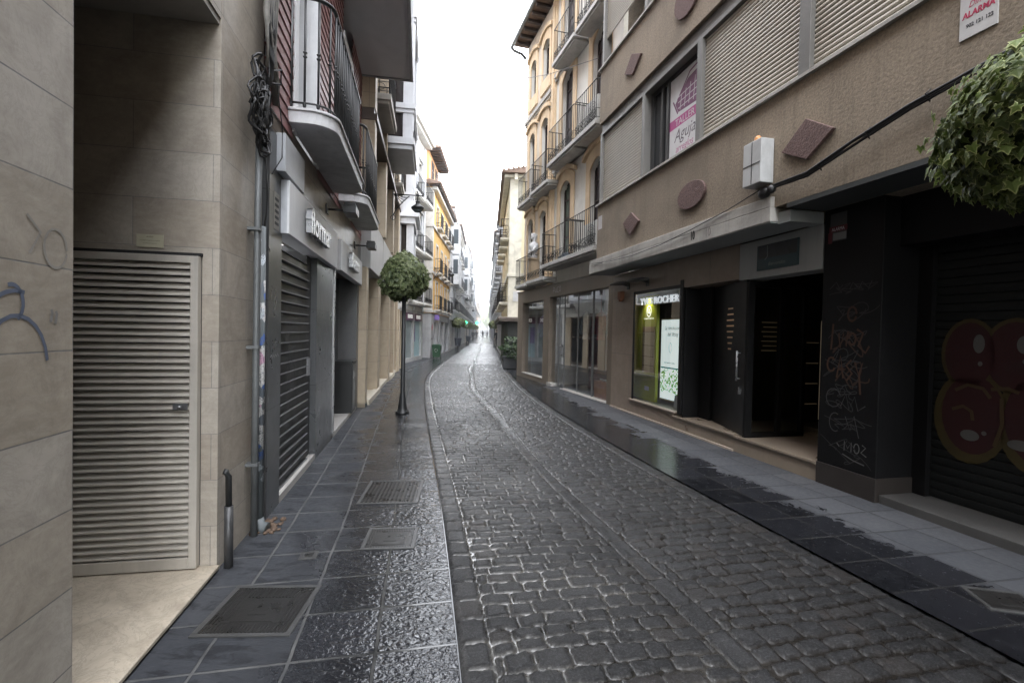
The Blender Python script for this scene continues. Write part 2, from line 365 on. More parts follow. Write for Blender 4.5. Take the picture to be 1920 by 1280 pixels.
def mat_slabs(name, right=False):
    """slate paving slabs laid along the kerb, wet next to the road, dry below the buildings"""
    m, nt, b = nodes(name); L = nt.links.new
    uv = nt.nodes.new('ShaderNodeUVMap'); uv.uv_map = 'street'
    sp = nt.nodes.new('ShaderNodeSeparateXYZ'); L(uv.outputs[0], sp.inputs[0])
    v3 = coords(nt)
    warp = noise(nt, v3, 1.6, 3); wv = math_(nt, 'MULTIPLY', math_(nt, 'SUBTRACT', warp, .5), .03)
    cb = nt.nodes.new('ShaderNodeCombineXYZ'); L(math_(nt, 'ADD', sp.outputs[1], wv), cb.inputs[0]); L(sp.outputs[0], cb.inputs[1])
    br = N(nt, 'ShaderNodeTexBrick', Scale=1.0, offset=0, **{'Mortar Size': .0095, 'Mortar Smooth': .2, 'Brick Width': .41, 'Row Height': .4, 'Bias': 0})
    br.inputs['Color1'].default_value = (0, 0, 0, 1); br.inputs['Color2'].default_value = (1, 1, 1, 1); L(cb.outputs[0], br.inputs['Vector'])
    rnd = br.outputs['Color']; jt = br.outputs['Fac']; vv = sp.outputs[1]
    n1 = noise(nt, v3, 2.3, 6, .7, .7); n2 = noise(nt, v3, 24, 5, .7); n3 = noise(nt, coords(nt, (1, 2.4, 1)), 8.5, 3, .45, 2.2); n5 = noise(nt, v3, 7, 4, .6, 1.2)
    # wetness falls away from the kerb, its edge torn by noise and by the slabs themselves
    if right:
        step = math_(nt, 'ADD', math_(nt, 'MULTIPLY', rnd, .3), math_(nt, 'MULTIPLY', n5, .62))
        wet = ramp(nt, math_(nt, 'SUBTRACT', math_(nt, 'ADD', 1.24, step), vv), [(.90, 0), (1.0, 1)]).outputs[0]
        frame_ = math_(nt, 'MULTIPLY', sp.outputs[0], .0)
    else:
        wet = ramp(nt, math_(nt, 'SUBTRACT', math_(nt, 'ADD', .95, math_(nt, 'ADD', math_(nt, 'MULTIPLY', n1, 1.0), math_(nt, 'MULTIPLY', rnd, .35))), vv), [(.45, 0), (.95, 1)]).outputs[0]
    dry = mix(nt, rnd, (.028, .031, .037), (.048, .051, .058)); dry = mix(nt, ramp(nt, n1, [(.35, 0), (.75, .5)]).outputs[0], dry, (.062, .065, .071))
    dry = mix(nt, ramp(nt, n2, [(.5, 0), (.85, .35)]).outputs[0], dry, (.05, .052, .055))
    wc = mix(nt, rnd, (.007, .0075, .009), (.02, .021, .025)); wc = mix(nt, ramp(nt, n5, [(.5, 0), (.75, .5)]).outputs[0], wc, (.03, .032, .036))
    if right: dry = mix(nt, 1.0, dry, (1.5, 1.47, 1.42), 'MULTIPLY')
    else: dry = mix(nt, math_(nt, 'MULTIPLY', ramp(nt, noise(nt, coords(nt, (1, 3, 1)), 3.2, 5, .65, 1.0), [(.52, 0), (.6, 1)]).outputs[0], .75), dry, (.014, .015, .018))
    c = mix(nt, wet, dry, wc)
    brown = ramp(nt, noise(nt, v3, .55, 2), [(.55, 0), (.68, .4)]).outputs[0]
    if not right: c = mix(nt, math_(nt, 'MULTIPLY', brown, ramp(nt, vv, [(.38, 1), (.46, 0)]).outputs[0]), c, (.11, .078, .05))
    jc = mix(nt, wet, (.13, .13, .128) if not right else (.04, .04, .04), (.085, .085, .083) if not right else (.05, .05, .05)); jm = ramp(nt, noise(nt, v3, 3.5, 4), [(.35, .35), (.65, 1)] if not right else [(.35, .35), (.65, .9)]).outputs[0]
    jm = math_(nt, 'MULTIPLY', jm, ramp(nt, vv, [(.012, 0), (.02, 1)]).outputs[0]); c = mix(nt, math_(nt, 'MULTIPLY', jt, jm), c, jc); L(c, b.inputs['Base Color'])
    rw = ramp(nt, n2, [(.3, .05), (.7, .17)] if not right else [(.3, .1), (.7, .3)]).outputs[0]; rd = ramp(nt, n2, [(.3, .42), (.7, .62)]).outputs[0]
    L(mix(nt, wet, rd, rw), b.inputs['Roughness']); L(mix(nt, wet, .25, .55), b.inputs['Specular IOR Level'])
    n6 = noise(nt, v3, 34, 2, .5, .6); inv = math_(nt, 'SUBTRACT', 1, jt)
    if right: rip = math_(nt, 'MULTIPLY', n3, .2)
    else:
        kerb = ramp(nt, vv, [(.36, 1), (.46, .55), (.80, .5), (.9, .08)]).outputs[0]
        rip = math_(nt, 'ADD', math_(nt, 'MULTIPLY', math_(nt, 'MULTIPLY', n6, kerb), math_(nt, 'ADD', .35, rnd)), math_(nt, 'MULTIPLY', n3, ramp(nt, vv, [(.3, .9), (.9, .25)]).outputs[0]))
    h1 = bump(nt, math_(nt, 'MULTIPLY', rip, inv), .6 if not right else .25, .014, bump(nt, inv, 1.0, .008)); L(bump(nt, n2, .06, .003, h1), b.inputs['Normal'])
    return m
M_SETT = mat_setts(); M_SL = mat_slabs('slate paving of the left side'); M_SR = mat_slabs('slate paving of the right side', True)
def road_part(u, k, relief):
    vf = lambda uu: halfw(uu)[:, None]*np.linspace(-1, 1, k)[None, :]
    return grid_object('road', u, vf, lambda U, V: setts(U, V, relief), M_SETT)
for ra, rb, rs, rk, rl in ((1.2, 9.0, .0155, 190, 1), (8.98, 24, .021, 150, 1), (23.97, 62, .04, 84, .8)):
    road = bpy.data.objects.new('road', road_part(np.arange(ra, rb+rs, rs), rk, rl)); COL.objects.link(road); road['kind'] = 'structure'
road3 = bpy.data.objects.new('road', grid_object('road', np.arange(61.9, 250, .5), lambda uu: halfw(uu)[:, None]*np.linspace(-1, 1, 9)[None, :], lambda U, V: (np.full_like(U, -.008), {'joint': hsh(U, V)*.3, 'cid': hsh(V, U), 'rim': U*0}), M_SETT)); COL.objects.link(road3); road3['kind'] = 'structure'
road4 = bpy.data.objects.new('road', grid_object('road', np.arange(-8, 1.25, .25), lambda uu: halfw(uu)[:, None]*np.linspace(-1, 1, 9)[None, :], lambda U, V: (np.full_like(U, -.008), {'joint': U*0, 'cid': hsh(V, U), 'rim': U*0}), M_SETT)); COL.objects.link(road4); road4['kind'] = 'structure'
def side(sgn, wid, mt, name):
    u = np.concatenate([np.arange(-8, 20, .2), np.arange(20, 250, .8)])
    me = grid_object(name, u, lambda uu: sgn*(halfw(uu)[:, None] + np.linspace(0, wid, 15)[None, :]), lambda U, V: (np.full_like(U, .006), {}), mt)
    co = me.uv_layers['street'].data; a = np.empty(len(co)*2, np.float32); co.foreach_get('uv', a); a = a.reshape(-1, 2)
    a[:, 1] = np.abs(a[:, 1]) - halfw(a[:, 0]); co.foreach_set('uv', a.ravel())
    o = bpy.data.objects.new(name, me); COL.objects.link(o); o['kind'] = 'structure'; return o
side(-1, 3.6, M_SL, 'sidewalk'); side(1, 3.6, M_SR, 'sidewalk')
g = MB(); g.quad((-900, 900, -.06), (900, 900, -.06), (900, -2200, -.06), (-900, -2200, -.06)); g.build('ground', mat('distant ground', (.1, .1, .1), .8), kind='structure')

# ------------------------------------------------------------------ shared materials
STONE = courses('beige limestone slabs', (.46, .415, .355), (.37, .315, .25), .92, .303, .0022, .5, .5, .2, .55, veins=.25)
STONE2 = courses('darker limestone slabs', (.42, .38, .33), (.33, .28, .22), .6, .303, .0025, .5, .5, .1, .4)
PILLAR = courses('worn limestone slabs', (.41, .375, .325), (.33, .28, .215), 1.6, .303, .003, .55, .5, .14, .6, veins=.25)
MARBLE = courses('cream marble', (.48, .42, .335), (.43, .36, .27), 1.9, .9, .002, .38, .4, .25, .7, .1, veins=.5)
GRANITE = courses('polished grey granite', (.07, .073, .077), (.055, .058, .062), 3, .92, .004, .3, .0, .02, .25, .15, spec=.6)
GRANITE_W = courses('brown granite slabs', (.19, .155, .125), (.16, .13, .105), 2, 1.1, .004, .35, 0, .03, .3, .15)
BEIGE_S = courses('sandy stone cladding', (.46, .38, .28), (.40, .32, .23), 1.1, .8, .003, .5, 0, .15, .3)
CREAMDOOR = mat('cream painted metal', (.50, .465, .41), .5, .22, 1.6, .1, 70, .3, bstr=.08)
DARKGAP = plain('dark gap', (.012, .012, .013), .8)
BLACKMET = plain('black painted iron', (.018, .019, .02), .42)
DARKSHUT = mat('dark roller shutter', (.014, .015, .017), .42, .3, 1.5, .1, 40, .2)
SIGNGREY = mat('brushed grey sign metal', (.74, .75, .765), .5, .1, 2, .05, 70, .15, .0, bstr=.05)
SIGNSIDE = plain('pale sign edge', (.55, .57, .6), .5)
CHROME = plain('polished steel letters', (.36, .365, .375), .3, .8)
MAROON = mat('maroon siding', (.27, .135, .13), .5, .2, 3, .08, 50, .25)
WHITEFR = mat('white window frame', (.68, .68, .69), .45, .1, 3, .05, 60, .2)
SLABW = mat('painted balcony slab', (.66, .66, .67), .65, .25, 3, .12, 40, .4)
SOFFIT = mat('grey soffit paint', (.55, .56, .58), .7, .12, 1.2, .06, 40, 0)
PLASTERG = mat('grey plaster', (.42, .42, .42), .75)
GLASS_D = glassy('dark window glass'); GLASS_B = glassy('blue grey window glass', (.05, .065, .075), .06)
GLASS_S = glassy('shop glass', trans=1.0); CURTAIN = mat('pale curtain', (.5, .5, .47), .8, .2, 6)
GALV = mat('galvanised pipe', (.16, .17, .172), .5, .25, 4, .15, 60, .3, .35)
WOODBR = mat('brown window wood', (.10, .06, .042), .5, .2, 5, .1, 60, .1)
def sticker_mat():
    m, nt, b = nodes('pipe covered in stickers'); L = nt.links.new
    v = coords(nt, (1, 1, .75)); vo = N(nt, 'ShaderNodeTexVoronoi', Scale=19, Randomness=.9); L(v, vo.inputs['Vector'])
    sp = nt.nodes.new('ShaderNodeSeparateColor'); L(vo.outputs['Color'], sp.inputs[0])
    st = ramp(nt, sp.outputs[0], [(0, (.5, .5, .49)), (.34, (.10, .12, .14)), (.5, (.38, .42, .45)), (.66, (.05, .11, .3)), (.74, (.42, .1, .12)), (.78, (.55, .55, .54)), (.93, (.5, .3, .4))], 'CONSTANT').outputs[0]
    st = mix(nt, ramp(nt, noise(nt, coords(nt), 90, 3), [(.5, 0), (.6, .8)]).outputs[0], st, (.12, .12, .13))
    z = nt.nodes.new('ShaderNodeSeparateXYZ'); L(coords(nt), z.inputs[0])
    zz = math_(nt, 'ADD', z.outputs[2], math_(nt, 'MULTIPLY', sp.outputs[1], .5))
    zone = ramp(nt, math_(nt, 'DIVIDE', zz, 3), [(.27, 0), (.29, 1), (.78, 1), (.82, 0)]).outputs[0]
    k = math_(nt, 'MULTIPLY', zone, ramp(nt, sp.outputs[2], [(.2, 0), (.21, 1)], 'CONSTANT').outputs[0])
    L(mix(nt, k, (.11, .125, .13), st), b.inputs['Base Color']); b.inputs['Roughness'].default_value = .5
    return m
STICK = sticker_mat()
def arc(c, r0_, r1_, a0, a1, n=10): return [(c[0]+r0_*math.cos(R_(a0+(a1-a0)*k/n)), c[1]+r1_*math.sin(R_(a0+(a1-a0)*k/n))) for k in range(n+1)]

# ------------------------------------------------------------------ left: limestone building with a portal
F = FL
def loc(k, org=(0, 0, 0)): return MB(k, org)
t = thing('stone_building', 'beige limestone building with a deep dark portal, nearest on the left', 'building', F, (-1.34, 0, 0)); og = (-1.34, 0, 0)
m = MB(F, og); m.box(-26, -1.34, -1.6, 0, -.05, 15); m.build('pillar', PILLAR, t)
m = MB(F, og); m.box(0, .84, -1.6, 0, -.05, 15)
m.build('wall', STONE, t)
m = MB(F, og); m.box(-1.34, 0, -1.6, -.001, 3.6, 15); m.build('upper_wall', STONE2, t)
m = MB(F, og); m.box(-1.34, -.002, -1.6, -1.5, .045, 3.6); m.box(-1.337, -1.32, -1.49, -.06, .046, 3.55); m.build('back_wall', mat('dark portal bounce blocker', (.045, .039, .033), .6), t)  # unseen back and pillar lining made dark to cut bounced light in the portal
m = MB(F, og); m.box(-1.338, -.003, -1.499, -.01, 3.56, 3.598); m.build('soffit', mat('portal soffit paint', (.42, .40, .37), .7), t)
m = MB(F, og); m.box(-1.338, -.003, -1.49, .02, .022, .045); m.build('step', MARBLE, t, .004)
m = MB(F, og); m.box(-1.338, -.003, -1.49, .008, -.05, .0215); m.build('step_riser', DARKGAP, t)  # riser coloured near black to paint the shadow gap under the marble
# louvred door, in the side wall of the portal that faces the viewer
m = MB(F, og)
for a in ((-.148, -.102), (-1.0, -.95)): m.box(-.055, -.004, a[0], a[1], .052, 2.06)
m.box(-.055, -.004, -.95, -.148, 2.015, 2.06); m.box(-.055, -.004, -.95, -.148, .052, .125)
dr = m.build('louvered_door', CREAMDOOR, t, .003)
m = MB(F, og); n = 44; z0, z1 = .128, 2.012; ph = (z1-z0)/n
for k in range(n):
    z = z0+k*ph; pr = [(-.012, z+ph*.95), (-.019, z+ph*1.02), (-.050, z+ph*.40), (-.050, z+ph*.20), (-.043, z+ph*.16)]
    A = [m.p(s, -.949, q) for s, q in pr]; B = [m.p(s, -.149, q) for s, q in pr]
    m.f(A); m.f(B[::-1])
    for i in range(5): m.f([A[i], A[(i+1) % 5], B[(i+1) % 5], B[i]])
m.build('slats', CREAMDOOR, dr)
m = MB(F, og); m.box(-.003, -.001, -1.0, -.10, .05, 2.085); m.box(-.03, -.0015, -1.0, -.095, 2.062, 2.082); m.build('door_gap', DARKGAP, dr)
m = MB(F, og); m.box(-.062, -.056, -.24, -.155, 1.08, 1.12); m.lathe((-.066, -.2, 1.09), [(.011, 0), (.011, .016)], 10); m.build('lock', CHROME, dr)
m = MB(F, (0, -.4, 2.15)); m.box(-.006, -.001, -.476, -.324, 2.108, 2.19); nb = m.build('notice_plate', plain('yellowed notice plate', (.52, .49, .36), .5))
tag(nb, 'small cream notice plate with dark print above the louvred door', 'sign')
m = MB(F, (0, -.4, 2.15))
for k, (tx, sz, z) in enumerate((('AVISO', .014, 2.17), ('PROHIBIDO DEJAR EN LA PUERTA', .0075, 2.148), ('O DEPOSITAR BULTOS', .0075, 2.13))):
    me = text_mesh(tx, sz, .0003); m.mesh_in(me, lambda c: (-.0072, -.4+c.x, z+c.y))
m.build('print', plain('dark print', (.05, .05, .05), .6), nb)
# old paint scrawls on the near pillar
def stroke(name, label, cat, fr, d, strokes, w, mt, parent=None, org=None):
    s0 = strokes[0][0]; m = MB(fr, org or (s0[0], d, s0[1]))
    for q in strokes: m.ribbon(q, w, d)
    o = m.build(name, mt, parent)
    if not parent: tag(o, label, cat)
    return o
BLUEINK = plain('faded blue paint', (.10, .12, .17), .7); GREYINK = plain('faded grey paint', (.22, .21, .2), .8)
stroke('graffiti', 'faded blue looping scrawl low on the nearest limestone pillar', 'graffiti', F, .002,
       [arc((-1.60, 1.47), .13, .17, 5, 165), arc((-1.62, 1.68), .045, .06, -60, 110), arc((-1.60, 1.66), .09, .06, 70, 150)], .014, BLUEINK)
stroke('graffiti', 'two short grey ticks on the nearest limestone pillar', 'graffiti', F, .002, [[(-1.455, 1.62), (-1.447, 1.655), (-1.452, 1.665)], [(-1.432, 1.615), (-1.424, 1.65), (-1.43, 1.66)]], .012, GREYINK)
stroke('graffiti', 'faint grey ring and slash high on the nearest pillar', 'graffiti', F, .002, [arc((-1.43, 1.885), .055, .07, 0, 350, 16), [(-1.56, 1.98), (-1.50, 1.93), (-1.55, 1.85)]], .010, mat('ghost paint', (.3, .28, .25), .8))

# pipes at the corner
m = MB(F, (.53, .06, 0)); m.tube([(.53, .06, 0), (.535, .06, 1.2), (.545, .06, 2.4), (.57, .06, 3.3)], .026, 10)
for z in (.55, 1.45, 2.35): m.box(.50, .565, 0, .088, z, z+.022)
tag(m.build('drainpipe', GALV), 'slim galvanised pipe up the limestone corner, holding the cable coil', 'pipe')
m = MB(F, (.63, .05, 0)); m.tube([(.625, .055, .1), (.63, .055, 2.4)], .042, 10); m.tube([(.625, .055, .1), (.62, .075, .04), (.61, .13, .025)], .05, 10)
tag(m.build('drainpipe', STICK), 'thicker downpipe plastered with torn stickers beside the slim pipe', 'pipe')
m = MB(F, (.03, .06, 0)); m.tube([(.035, .06, .0), (.03, .06, .42)], .028, 12)
o = m.build('vent_pipe', mat('dull steel', (.09, .09, .092), .4, .3, 5, .1, 60, .3, .4)); tag(o, 'short steel pipe stub with a bent black hose on top, by the portal', 'pipe')
m = MB(F, (.03, .06, 0)); m.tube([(.03, .06, .41), (.027, .058, .62), (.022, .045, .65), (.02, .03, .655)], .02, 10); m.build('hose', BLACKMET, o)
# dirt at the foot of the pipes
m = MB(F, (.6, .15, 0)); rnd = random.Random(3)
for k in range(60):
    s, d, z = .55+rnd.random()*.3, .02+rnd.random()*.2, .008; a = rnd.random()*.03+.006
    m.ball((s, d, z+a*.2), a, 6, 4, (1, .7, .4))
o = m.build('litter', mat('leaf litter', (.12, .08, .055), .9, .5, 40)); tag(o, 'small heap of brown debris at the foot of the stickered pipe', 'debris')
# conduits and the coil of cable
m = MB(F, (.68, .08, 3.4)); rnd = random.Random(5)
for k in range(5):
    s = .62+.045*k; zb = 3.55+.11*((4-k)*.5); pts = [(s+.03, .1+.02*(k % 2), 5.2), (s+.015, .1, 4.4), (s-.02, .09, zb+.28), (s+.05, .1, zb+.05), (s+.12, .07, zb-.08)]
    m.tube(pts, .025, 8)
tag(m.build('conduit', mat('old grey conduit', (.24, .23, .21), .6, .35, 12)), 'bundle of thick grey conduits coming down the corner wall', 'cable')
m = MB(F, (.55, .1, 2.9)); rnd = random.Random(9)
def loop(cx, cz, rx, rz, ph, d0, turns=1.0, n=22):
    return [(cx+rx*math.cos(2*PI*turns*k/n+ph)+.012*math.sin(k*1.3), d0+.025*math.sin(k*.9+ph), cz+rz*math.sin(2*PI*turns*k/n+ph)) for k in range(n+1)]
for k in range(15): m.tube(loop(.44+rnd.uniform(-.07, .10), 3.30+rnd.uniform(-.16, .14), rnd.uniform(.06, .17), rnd.uniform(.12, .27), rnd.uniform(0, 6), .09+.02*rnd.random()), rnd.uniform(.006, .011), 5)
for k in range(24): m.tube([(.52+rnd.uniform(-.05, .05), .10+rnd.uniform(-.03, .03), 3.42), (.53+rnd.uniform(-.05, .05), .12, 3.2), (.54+rnd.uniform(-.04, .05), .1, 3.0)], .011, 5)
for k in range(6): m.tube([(.66+.02*k, .1, 5.2), (.62+.03*k, .11, 4.0), (.56+.015*k, .13, 3.55), (.54, .11, 3.4)], .008, 5)
m.tube([(.60, .09, 2.95), (.70, .08, 2.72), (.66, .09, 2.5), (.645, .06, 2.3)], .009, 5); m.tube([(.62, .1, 3.6), (.82, .14, 3.72), (.86, .13, 3.62), (.6, .12, 3.5)], .008, 5); m.tube([(.7, .1, 3.9), (.95, .12, 3.3), (.95, .12, 3.05), (.75, .1, 2.85)], .005, 5)
tag(m.build('cable_coil', plain('black cable', (.015, .015, .016), .5)), 'tangled coil of black cable hanging on the slim pipe', 'cable')

# ------------------------------------------------------------------ left: granite shop building
og = (.86, .05, 0); t = thing('granite_building', 'shop building with grey granite piers, maroon siding and white bay above', 'building', F, og)
B_ = lambda: MB(F, og)
m = B_(); m.box(.86, 1.24, -.4, .05, -.05, 3.28); m.build('pilaster', GRANITE, t, .006)
m = B_(); m.box(2.55, 3.98, -.6, .052, 0, .02); m.box(2.75, 3.98, -.6, .05, -.05, 2.6); m.build('pier', GRANITE, t, .006)
m = B_(); m.box(3.88, 3.98, .051, .062, .08, 2.55); m.build('steel_trim', CHROME, t)
m = B_(); m.box(6.5, 7.2, -.6, .05, -.05, 3.3); m.build('pier', mat('dark pier', (.12, .12, .122), .4), t)
m = B_(); m.box(1.24, 6.5, -.6, .05, -.05, .075); m.build('threshold', mat('pale threshold', (.40, .385, .36), .5, .12), t, .004)
m = B_(); m.box(1.24, 6.9, -.3, .049, 2.58, 3.5); m.build('lintel', GRANITE_W, t)
m = B_(); m.corr(1.26, 2.52, .08, 2.35, -.02, .098, .03, ((0, .9), (.06, 1), (.10, .2), (.9, 0), (.97, .6))); sh = m.build('roller_shutter', DARKSHUT, t)
m = B_()
for k in range(23): z = .08+k*.0987; m.box(1.262, 2.518, .008, .014, z+.002, z+.014)
m.build('slat_edge', plain('pale slat edge', (.20, .205, .215), .35), sh)  # thin pale strip along the edge of every slat
stroke('graffiti', '', '', F, .013, [arc((1.75, 1.55), .16, .14, 20, 300), arc((1.78, 1.12), .12, .16, 0, 330), [(1.62, 1.4), (1.7, 1.1), (1.68, .9)]], .02, mat('pale spray', (.10, .10, .105), .7), sh, og)
m = B_(); m.box(2.52, 2.75, -.35, -.02, .08, 2.5); m.build('door_frame', BLACKMET, t)
m = B_(); m.box(2.56, 2.70, -.02, -.005, 1.05, 1.25); m.build('notice', plain('grey notice', (.35, .36, .38), .5), t)
m = B_(); m.box(3.98, 6.5, -.5, -.3, .08, 2.58); m.build('shop_window', glassy('dim shop glass', (.05, .055, .06), .12), t)
m = B_(); m.box(4.9, 5.0, -.3, -.2, .08, 2.58); m.build('mullion', plain('mullion grey', (.13, .13, .135), .4), t)
# siding: horizontal boards as real laps
m = B_()
zz = 3.42
rows = []
while zz < 8.6: rows += [(zz, .012), (zz+.105, .0), (zz+.1051, -.008), (zz+.115, -.008)]; zz += .115
for a, b in ((.72, 1.53), (2.66, 4.4), (5.4, 7.2)):
    A = [m.p(a, .05+q, z) for z, q in rows]; Bq = [m.p(b, .05+q, z) for z, q in rows]
    for k in range(len(rows)-1): m.f([A[k], Bq[k], Bq[k+1], A[k+1]])
m.build('siding', MAROON, t)
m = B_(); m.box(.78, 7.2, -.3, .046, 3.2, 3.42); m.build('plinth_band', GRANITE_W, t)
m = B_(); m.box(.72, 7.2, -.45, -.35, 3.42, 16); m.build('wall', MAROON, t)
for s0 in (1.53, 4.4):
    m = B_(); e = 1.13 if s0 < 2 else 1.0
    m.box(s0, s0+.13, -.2, .075, 3.5, 6.2); m.box(s0+e-.16, s0+e, -.2, .075, 3.5, 6.2); m.box(s0+.13, s0+e-.16, -.2, .073, 6.05, 6.2)
    m.box(s0+.13, s0+.2, -.2, -.12, 3.5, 6.05); m.box(s0+.5, s0+.57, -.2, -.12, 3.5, 6.05)
    dd = m.build('balcony_door', WHITEFR, t, .004)
    m = B_(); m.box(s0+.13, s0+e-.16, -.19, -.16, 3.5, 6.05); m.build('pane', glassy('green grey door glass', (.10, .13, .125), .05), dd)
def rounded(s0, s1, d0, d1, r):
    q = [(s0, d0)]
    q += [(s0+r-r*math.cos(R_(a)), d1-r+r*math.sin(R_(a))) for a in range(0, 91, 15)]
    q += [(s1-r+r*math.sin(R_(a)), d1-r+r*math.cos(R_(a))) for a in range(0, 91, 15)]
    return q + [(s1, d0)]
for s0, s1 in ((1.38, 3.75), (4.15, 6.35)):
    m = B_(); m.prism(rounded(s0, s1, .05, .47, .24), 'z', 3.53, 3.64); m.prism(rounded(s0-.02, s1+.02, .05, .49, .25), 'z', 3.641, 3.665)
    bal = m.build('balcony', SLABW, t, .006)
    m = B_(); path = rounded(s0+.06, s1-.06, .06, .42, .2)
    L_ = [0]
    for a, b in zip(path, path[1:]): L_.append(L_[-1]+math.hypot(a[0]-b[0], a[1]-b[1]))
    def onp(q):
        for k in range(len(path)-1):
            if L_[k+1] >= q: f_ = (q-L_[k])/max(1e-9, L_[k+1]-L_[k]); return (path[k][0]+(path[k+1][0]-path[k][0])*f_, path[k][1]+(path[k+1][1]-path[k][1])*f_)
        return path[-1]
    nb_ = int(L_[-1]/.118)
    for k in range(nb_+1):
        x, y = onp(L_[-1]*k/nb_); thick = .011 if k % 6 else .016
        m.tube([(x, y, 3.66), (x, y, 4.72)], thick, 6)
        for zc in (4.16, 4.2): m.lathe((x, y, zc), [(.011, 0), (.022, .012), (.011, .024)], 6, False)
        m.lathe((x, y, 3.70), [(.012, 0), (.019, .02), (.011, .05)], 6, False)
    for z, r in ((4.73, .021), (3.74, .010)): m.tube([(x, y, z) for x, y in path], r, 6)
    m.build('railing', BLACKMET, bal)
# the closed bay two floors up
m = B_(); m.box(3.4, 6.75, -.2, 1.05, 6.73, 11); m.build('bay', SOFFIT, t, .01)
m = B_(); m.box(3.39, 6.76, 1.0, 1.062, 6.70, 6.80); m.box(6.72, 6.765, .05, 1.0, 6.70, 6.79); m.build('bay_trim', mat('bay trim', (.32, .33, .34), .5), t)
# things fixed on this building
og2 = (7.05, .12, 3.4); m = MB(F, og2); m.tube([(7.05, .13, 3.45), (7.05, .13, 9)], .06, 10); m.lathe((7.05, .13, 3.40), [(.075, 0), (.075, .12)], 10)
tag(m.build('downpipe', mat('maroon downpipe', (.09, .042, .04), .5)), 'maroon rain downpipe beside the second small balcony', 'pipe')
for k, (s0, s1, z0, z1, sz, lab) in enumerate(((1.2, 3.74, 2.46, 2.94, .30, 'near large grey shop fascia with steel lower-case lettering over the shutter'), (4.1, 6.65, 2.49, 2.95, .27, 'second smaller-looking grey shop fascia, beyond the near one'))):
    o_ = (s0, .05, z0); sg = thing('shop_sign', lab, 'sign', F, o_); m = MB(F, o_); m.box(s0, s1, -.06 if k == 0 else .0, .12, z0, z1)
    m.build('panel', SIGNGREY, sg, .004)
    if k == 0: m = MB(F, o_); m.box(s0-.006, s0-.001, -.03, .10, z0+.005, z1-.005); m.build('edge', SIGNSIDE, sg)
    m = MB(F, o_); letters(m, 'flormar', .36 if k == 0 else .33, (s0+s1)/2-.16, .135, z0+.135, .028, 1.02 if k == 0 else 1.0, 0, .006); m.build('lettering', CHROME, sg)
m = MB(F, (1.3, .05, 2.98)); m.box(1.05, 1.75, .0, .12, 2.97, 3.30); tag(m.build('metal_box', SIGNSIDE, None, .004), 'pale metal box fixed above the near end of the shop fascia', 'box')
for s, z, lab in ((3.3, 3.13, 'black floodlight above the joint between the fascias, below the first balcony'), (6.0, 3.12, 'black floodlight below the second small balcony')):
    o_ = (s, .05, z); fl = thing('floodlight', lab, 'lamp', F, o_)
    m = MB(F, o_); m.box(s-.16, s+.16, .28, .44, z, z+.10)
    for q in range(7): m.box(s-.15+.046*q, s-.135+.046*q, .29, .43, z+.10, z+.135)
    m.build('housing', BLACKMET, fl, .006)
    m = MB(F, o_); m.tube([(s, .05, z+.06), (s, .28, z+.06)], .016, 6); m.box(s-.06, s+.06, .05, .07, z, z+.12); m.build('arm', BLACKMET, fl)
o_ = (5.87, .0, .076); cb_ = thing('electric_cabinet', 'black electricity cabinet with stickers on its door, on the shop threshold', 'cabinet', F, o_)
m = MB(F, o_); m.box(5.65, 6.09, -.25, .09, .076, 1.0); m.box(5.62, 6.11, -.25, .11, 1.001, 1.03); m.build('body', plain('black cabinet paint', (.012, .0125, .013), .4), cb_, .006)
m = MB(F, o_); m.box(5.68, 6.06, .091, .098, .13, .96); m.build('door', plain('cabinet door paint', (.022, .023, .025), .32), cb_)
m = MB(F, o_); m.box(5.72, 5.82, .0985, .1, .70, .84); m.build('sticker', plain('white sticker', (.5, .5, .5), .6), cb_)
m = MB(F, o_); m.box(5.90, 5.98, .0985, .1, .72, .80); m.build('sticker', plain('white sticker', (.5, .5, .5), .6), cb_)
m = MB(F, (6.85, .1, 0)); m.tube([(6.85, .12, .02), (6.85, .11, 2.9)], .05, 10); m.tube([(6.98, .1, .05), (6.98, .1, 2.3)], .04, 10); m.tube([(6.85, .12, .2), (6.85, .14, .06), (6.8, .2, .03)], .06, 8)
tag(m.build('drainpipe', STICK), 'pair of dark downpipes with torn stickers beyond the electricity cabinet', 'pipe')
m = MB(F, (1.0, .05, 2.4)); m.box(.98, 1.13, .051, .054, 2.46, 2.78); st_ = m.build('sticker_patch', plain('peeling sticker', (.33, .32, .29), .7)); tag(st_, 'peeling black and white sticker on the granite pilaster', 'sticker')
m = MB(F, (1.0, .05, 2.4))
for q in range(5): m.box(1.0, 1.11, .0545, .056, 2.5+q*.052, 2.525+q*.052)
m.build('print', plain('sticker ink', (.04, .04, .04), .6), st_)
stroke('graffiti', 'thin white scratched tag at waist height on the granite pilaster', 'graffiti', F, .053, [[(.92, 1.36), (.95, 1.38), (.97, 1.35), (1.0, 1.38), (1.03, 1.355), (1.06, 1.38), (1.1, 1.36), (1.13, 1.385), (1.16, 1.36)]], .012, plain('white scratch', (.4, .4, .4), .7))

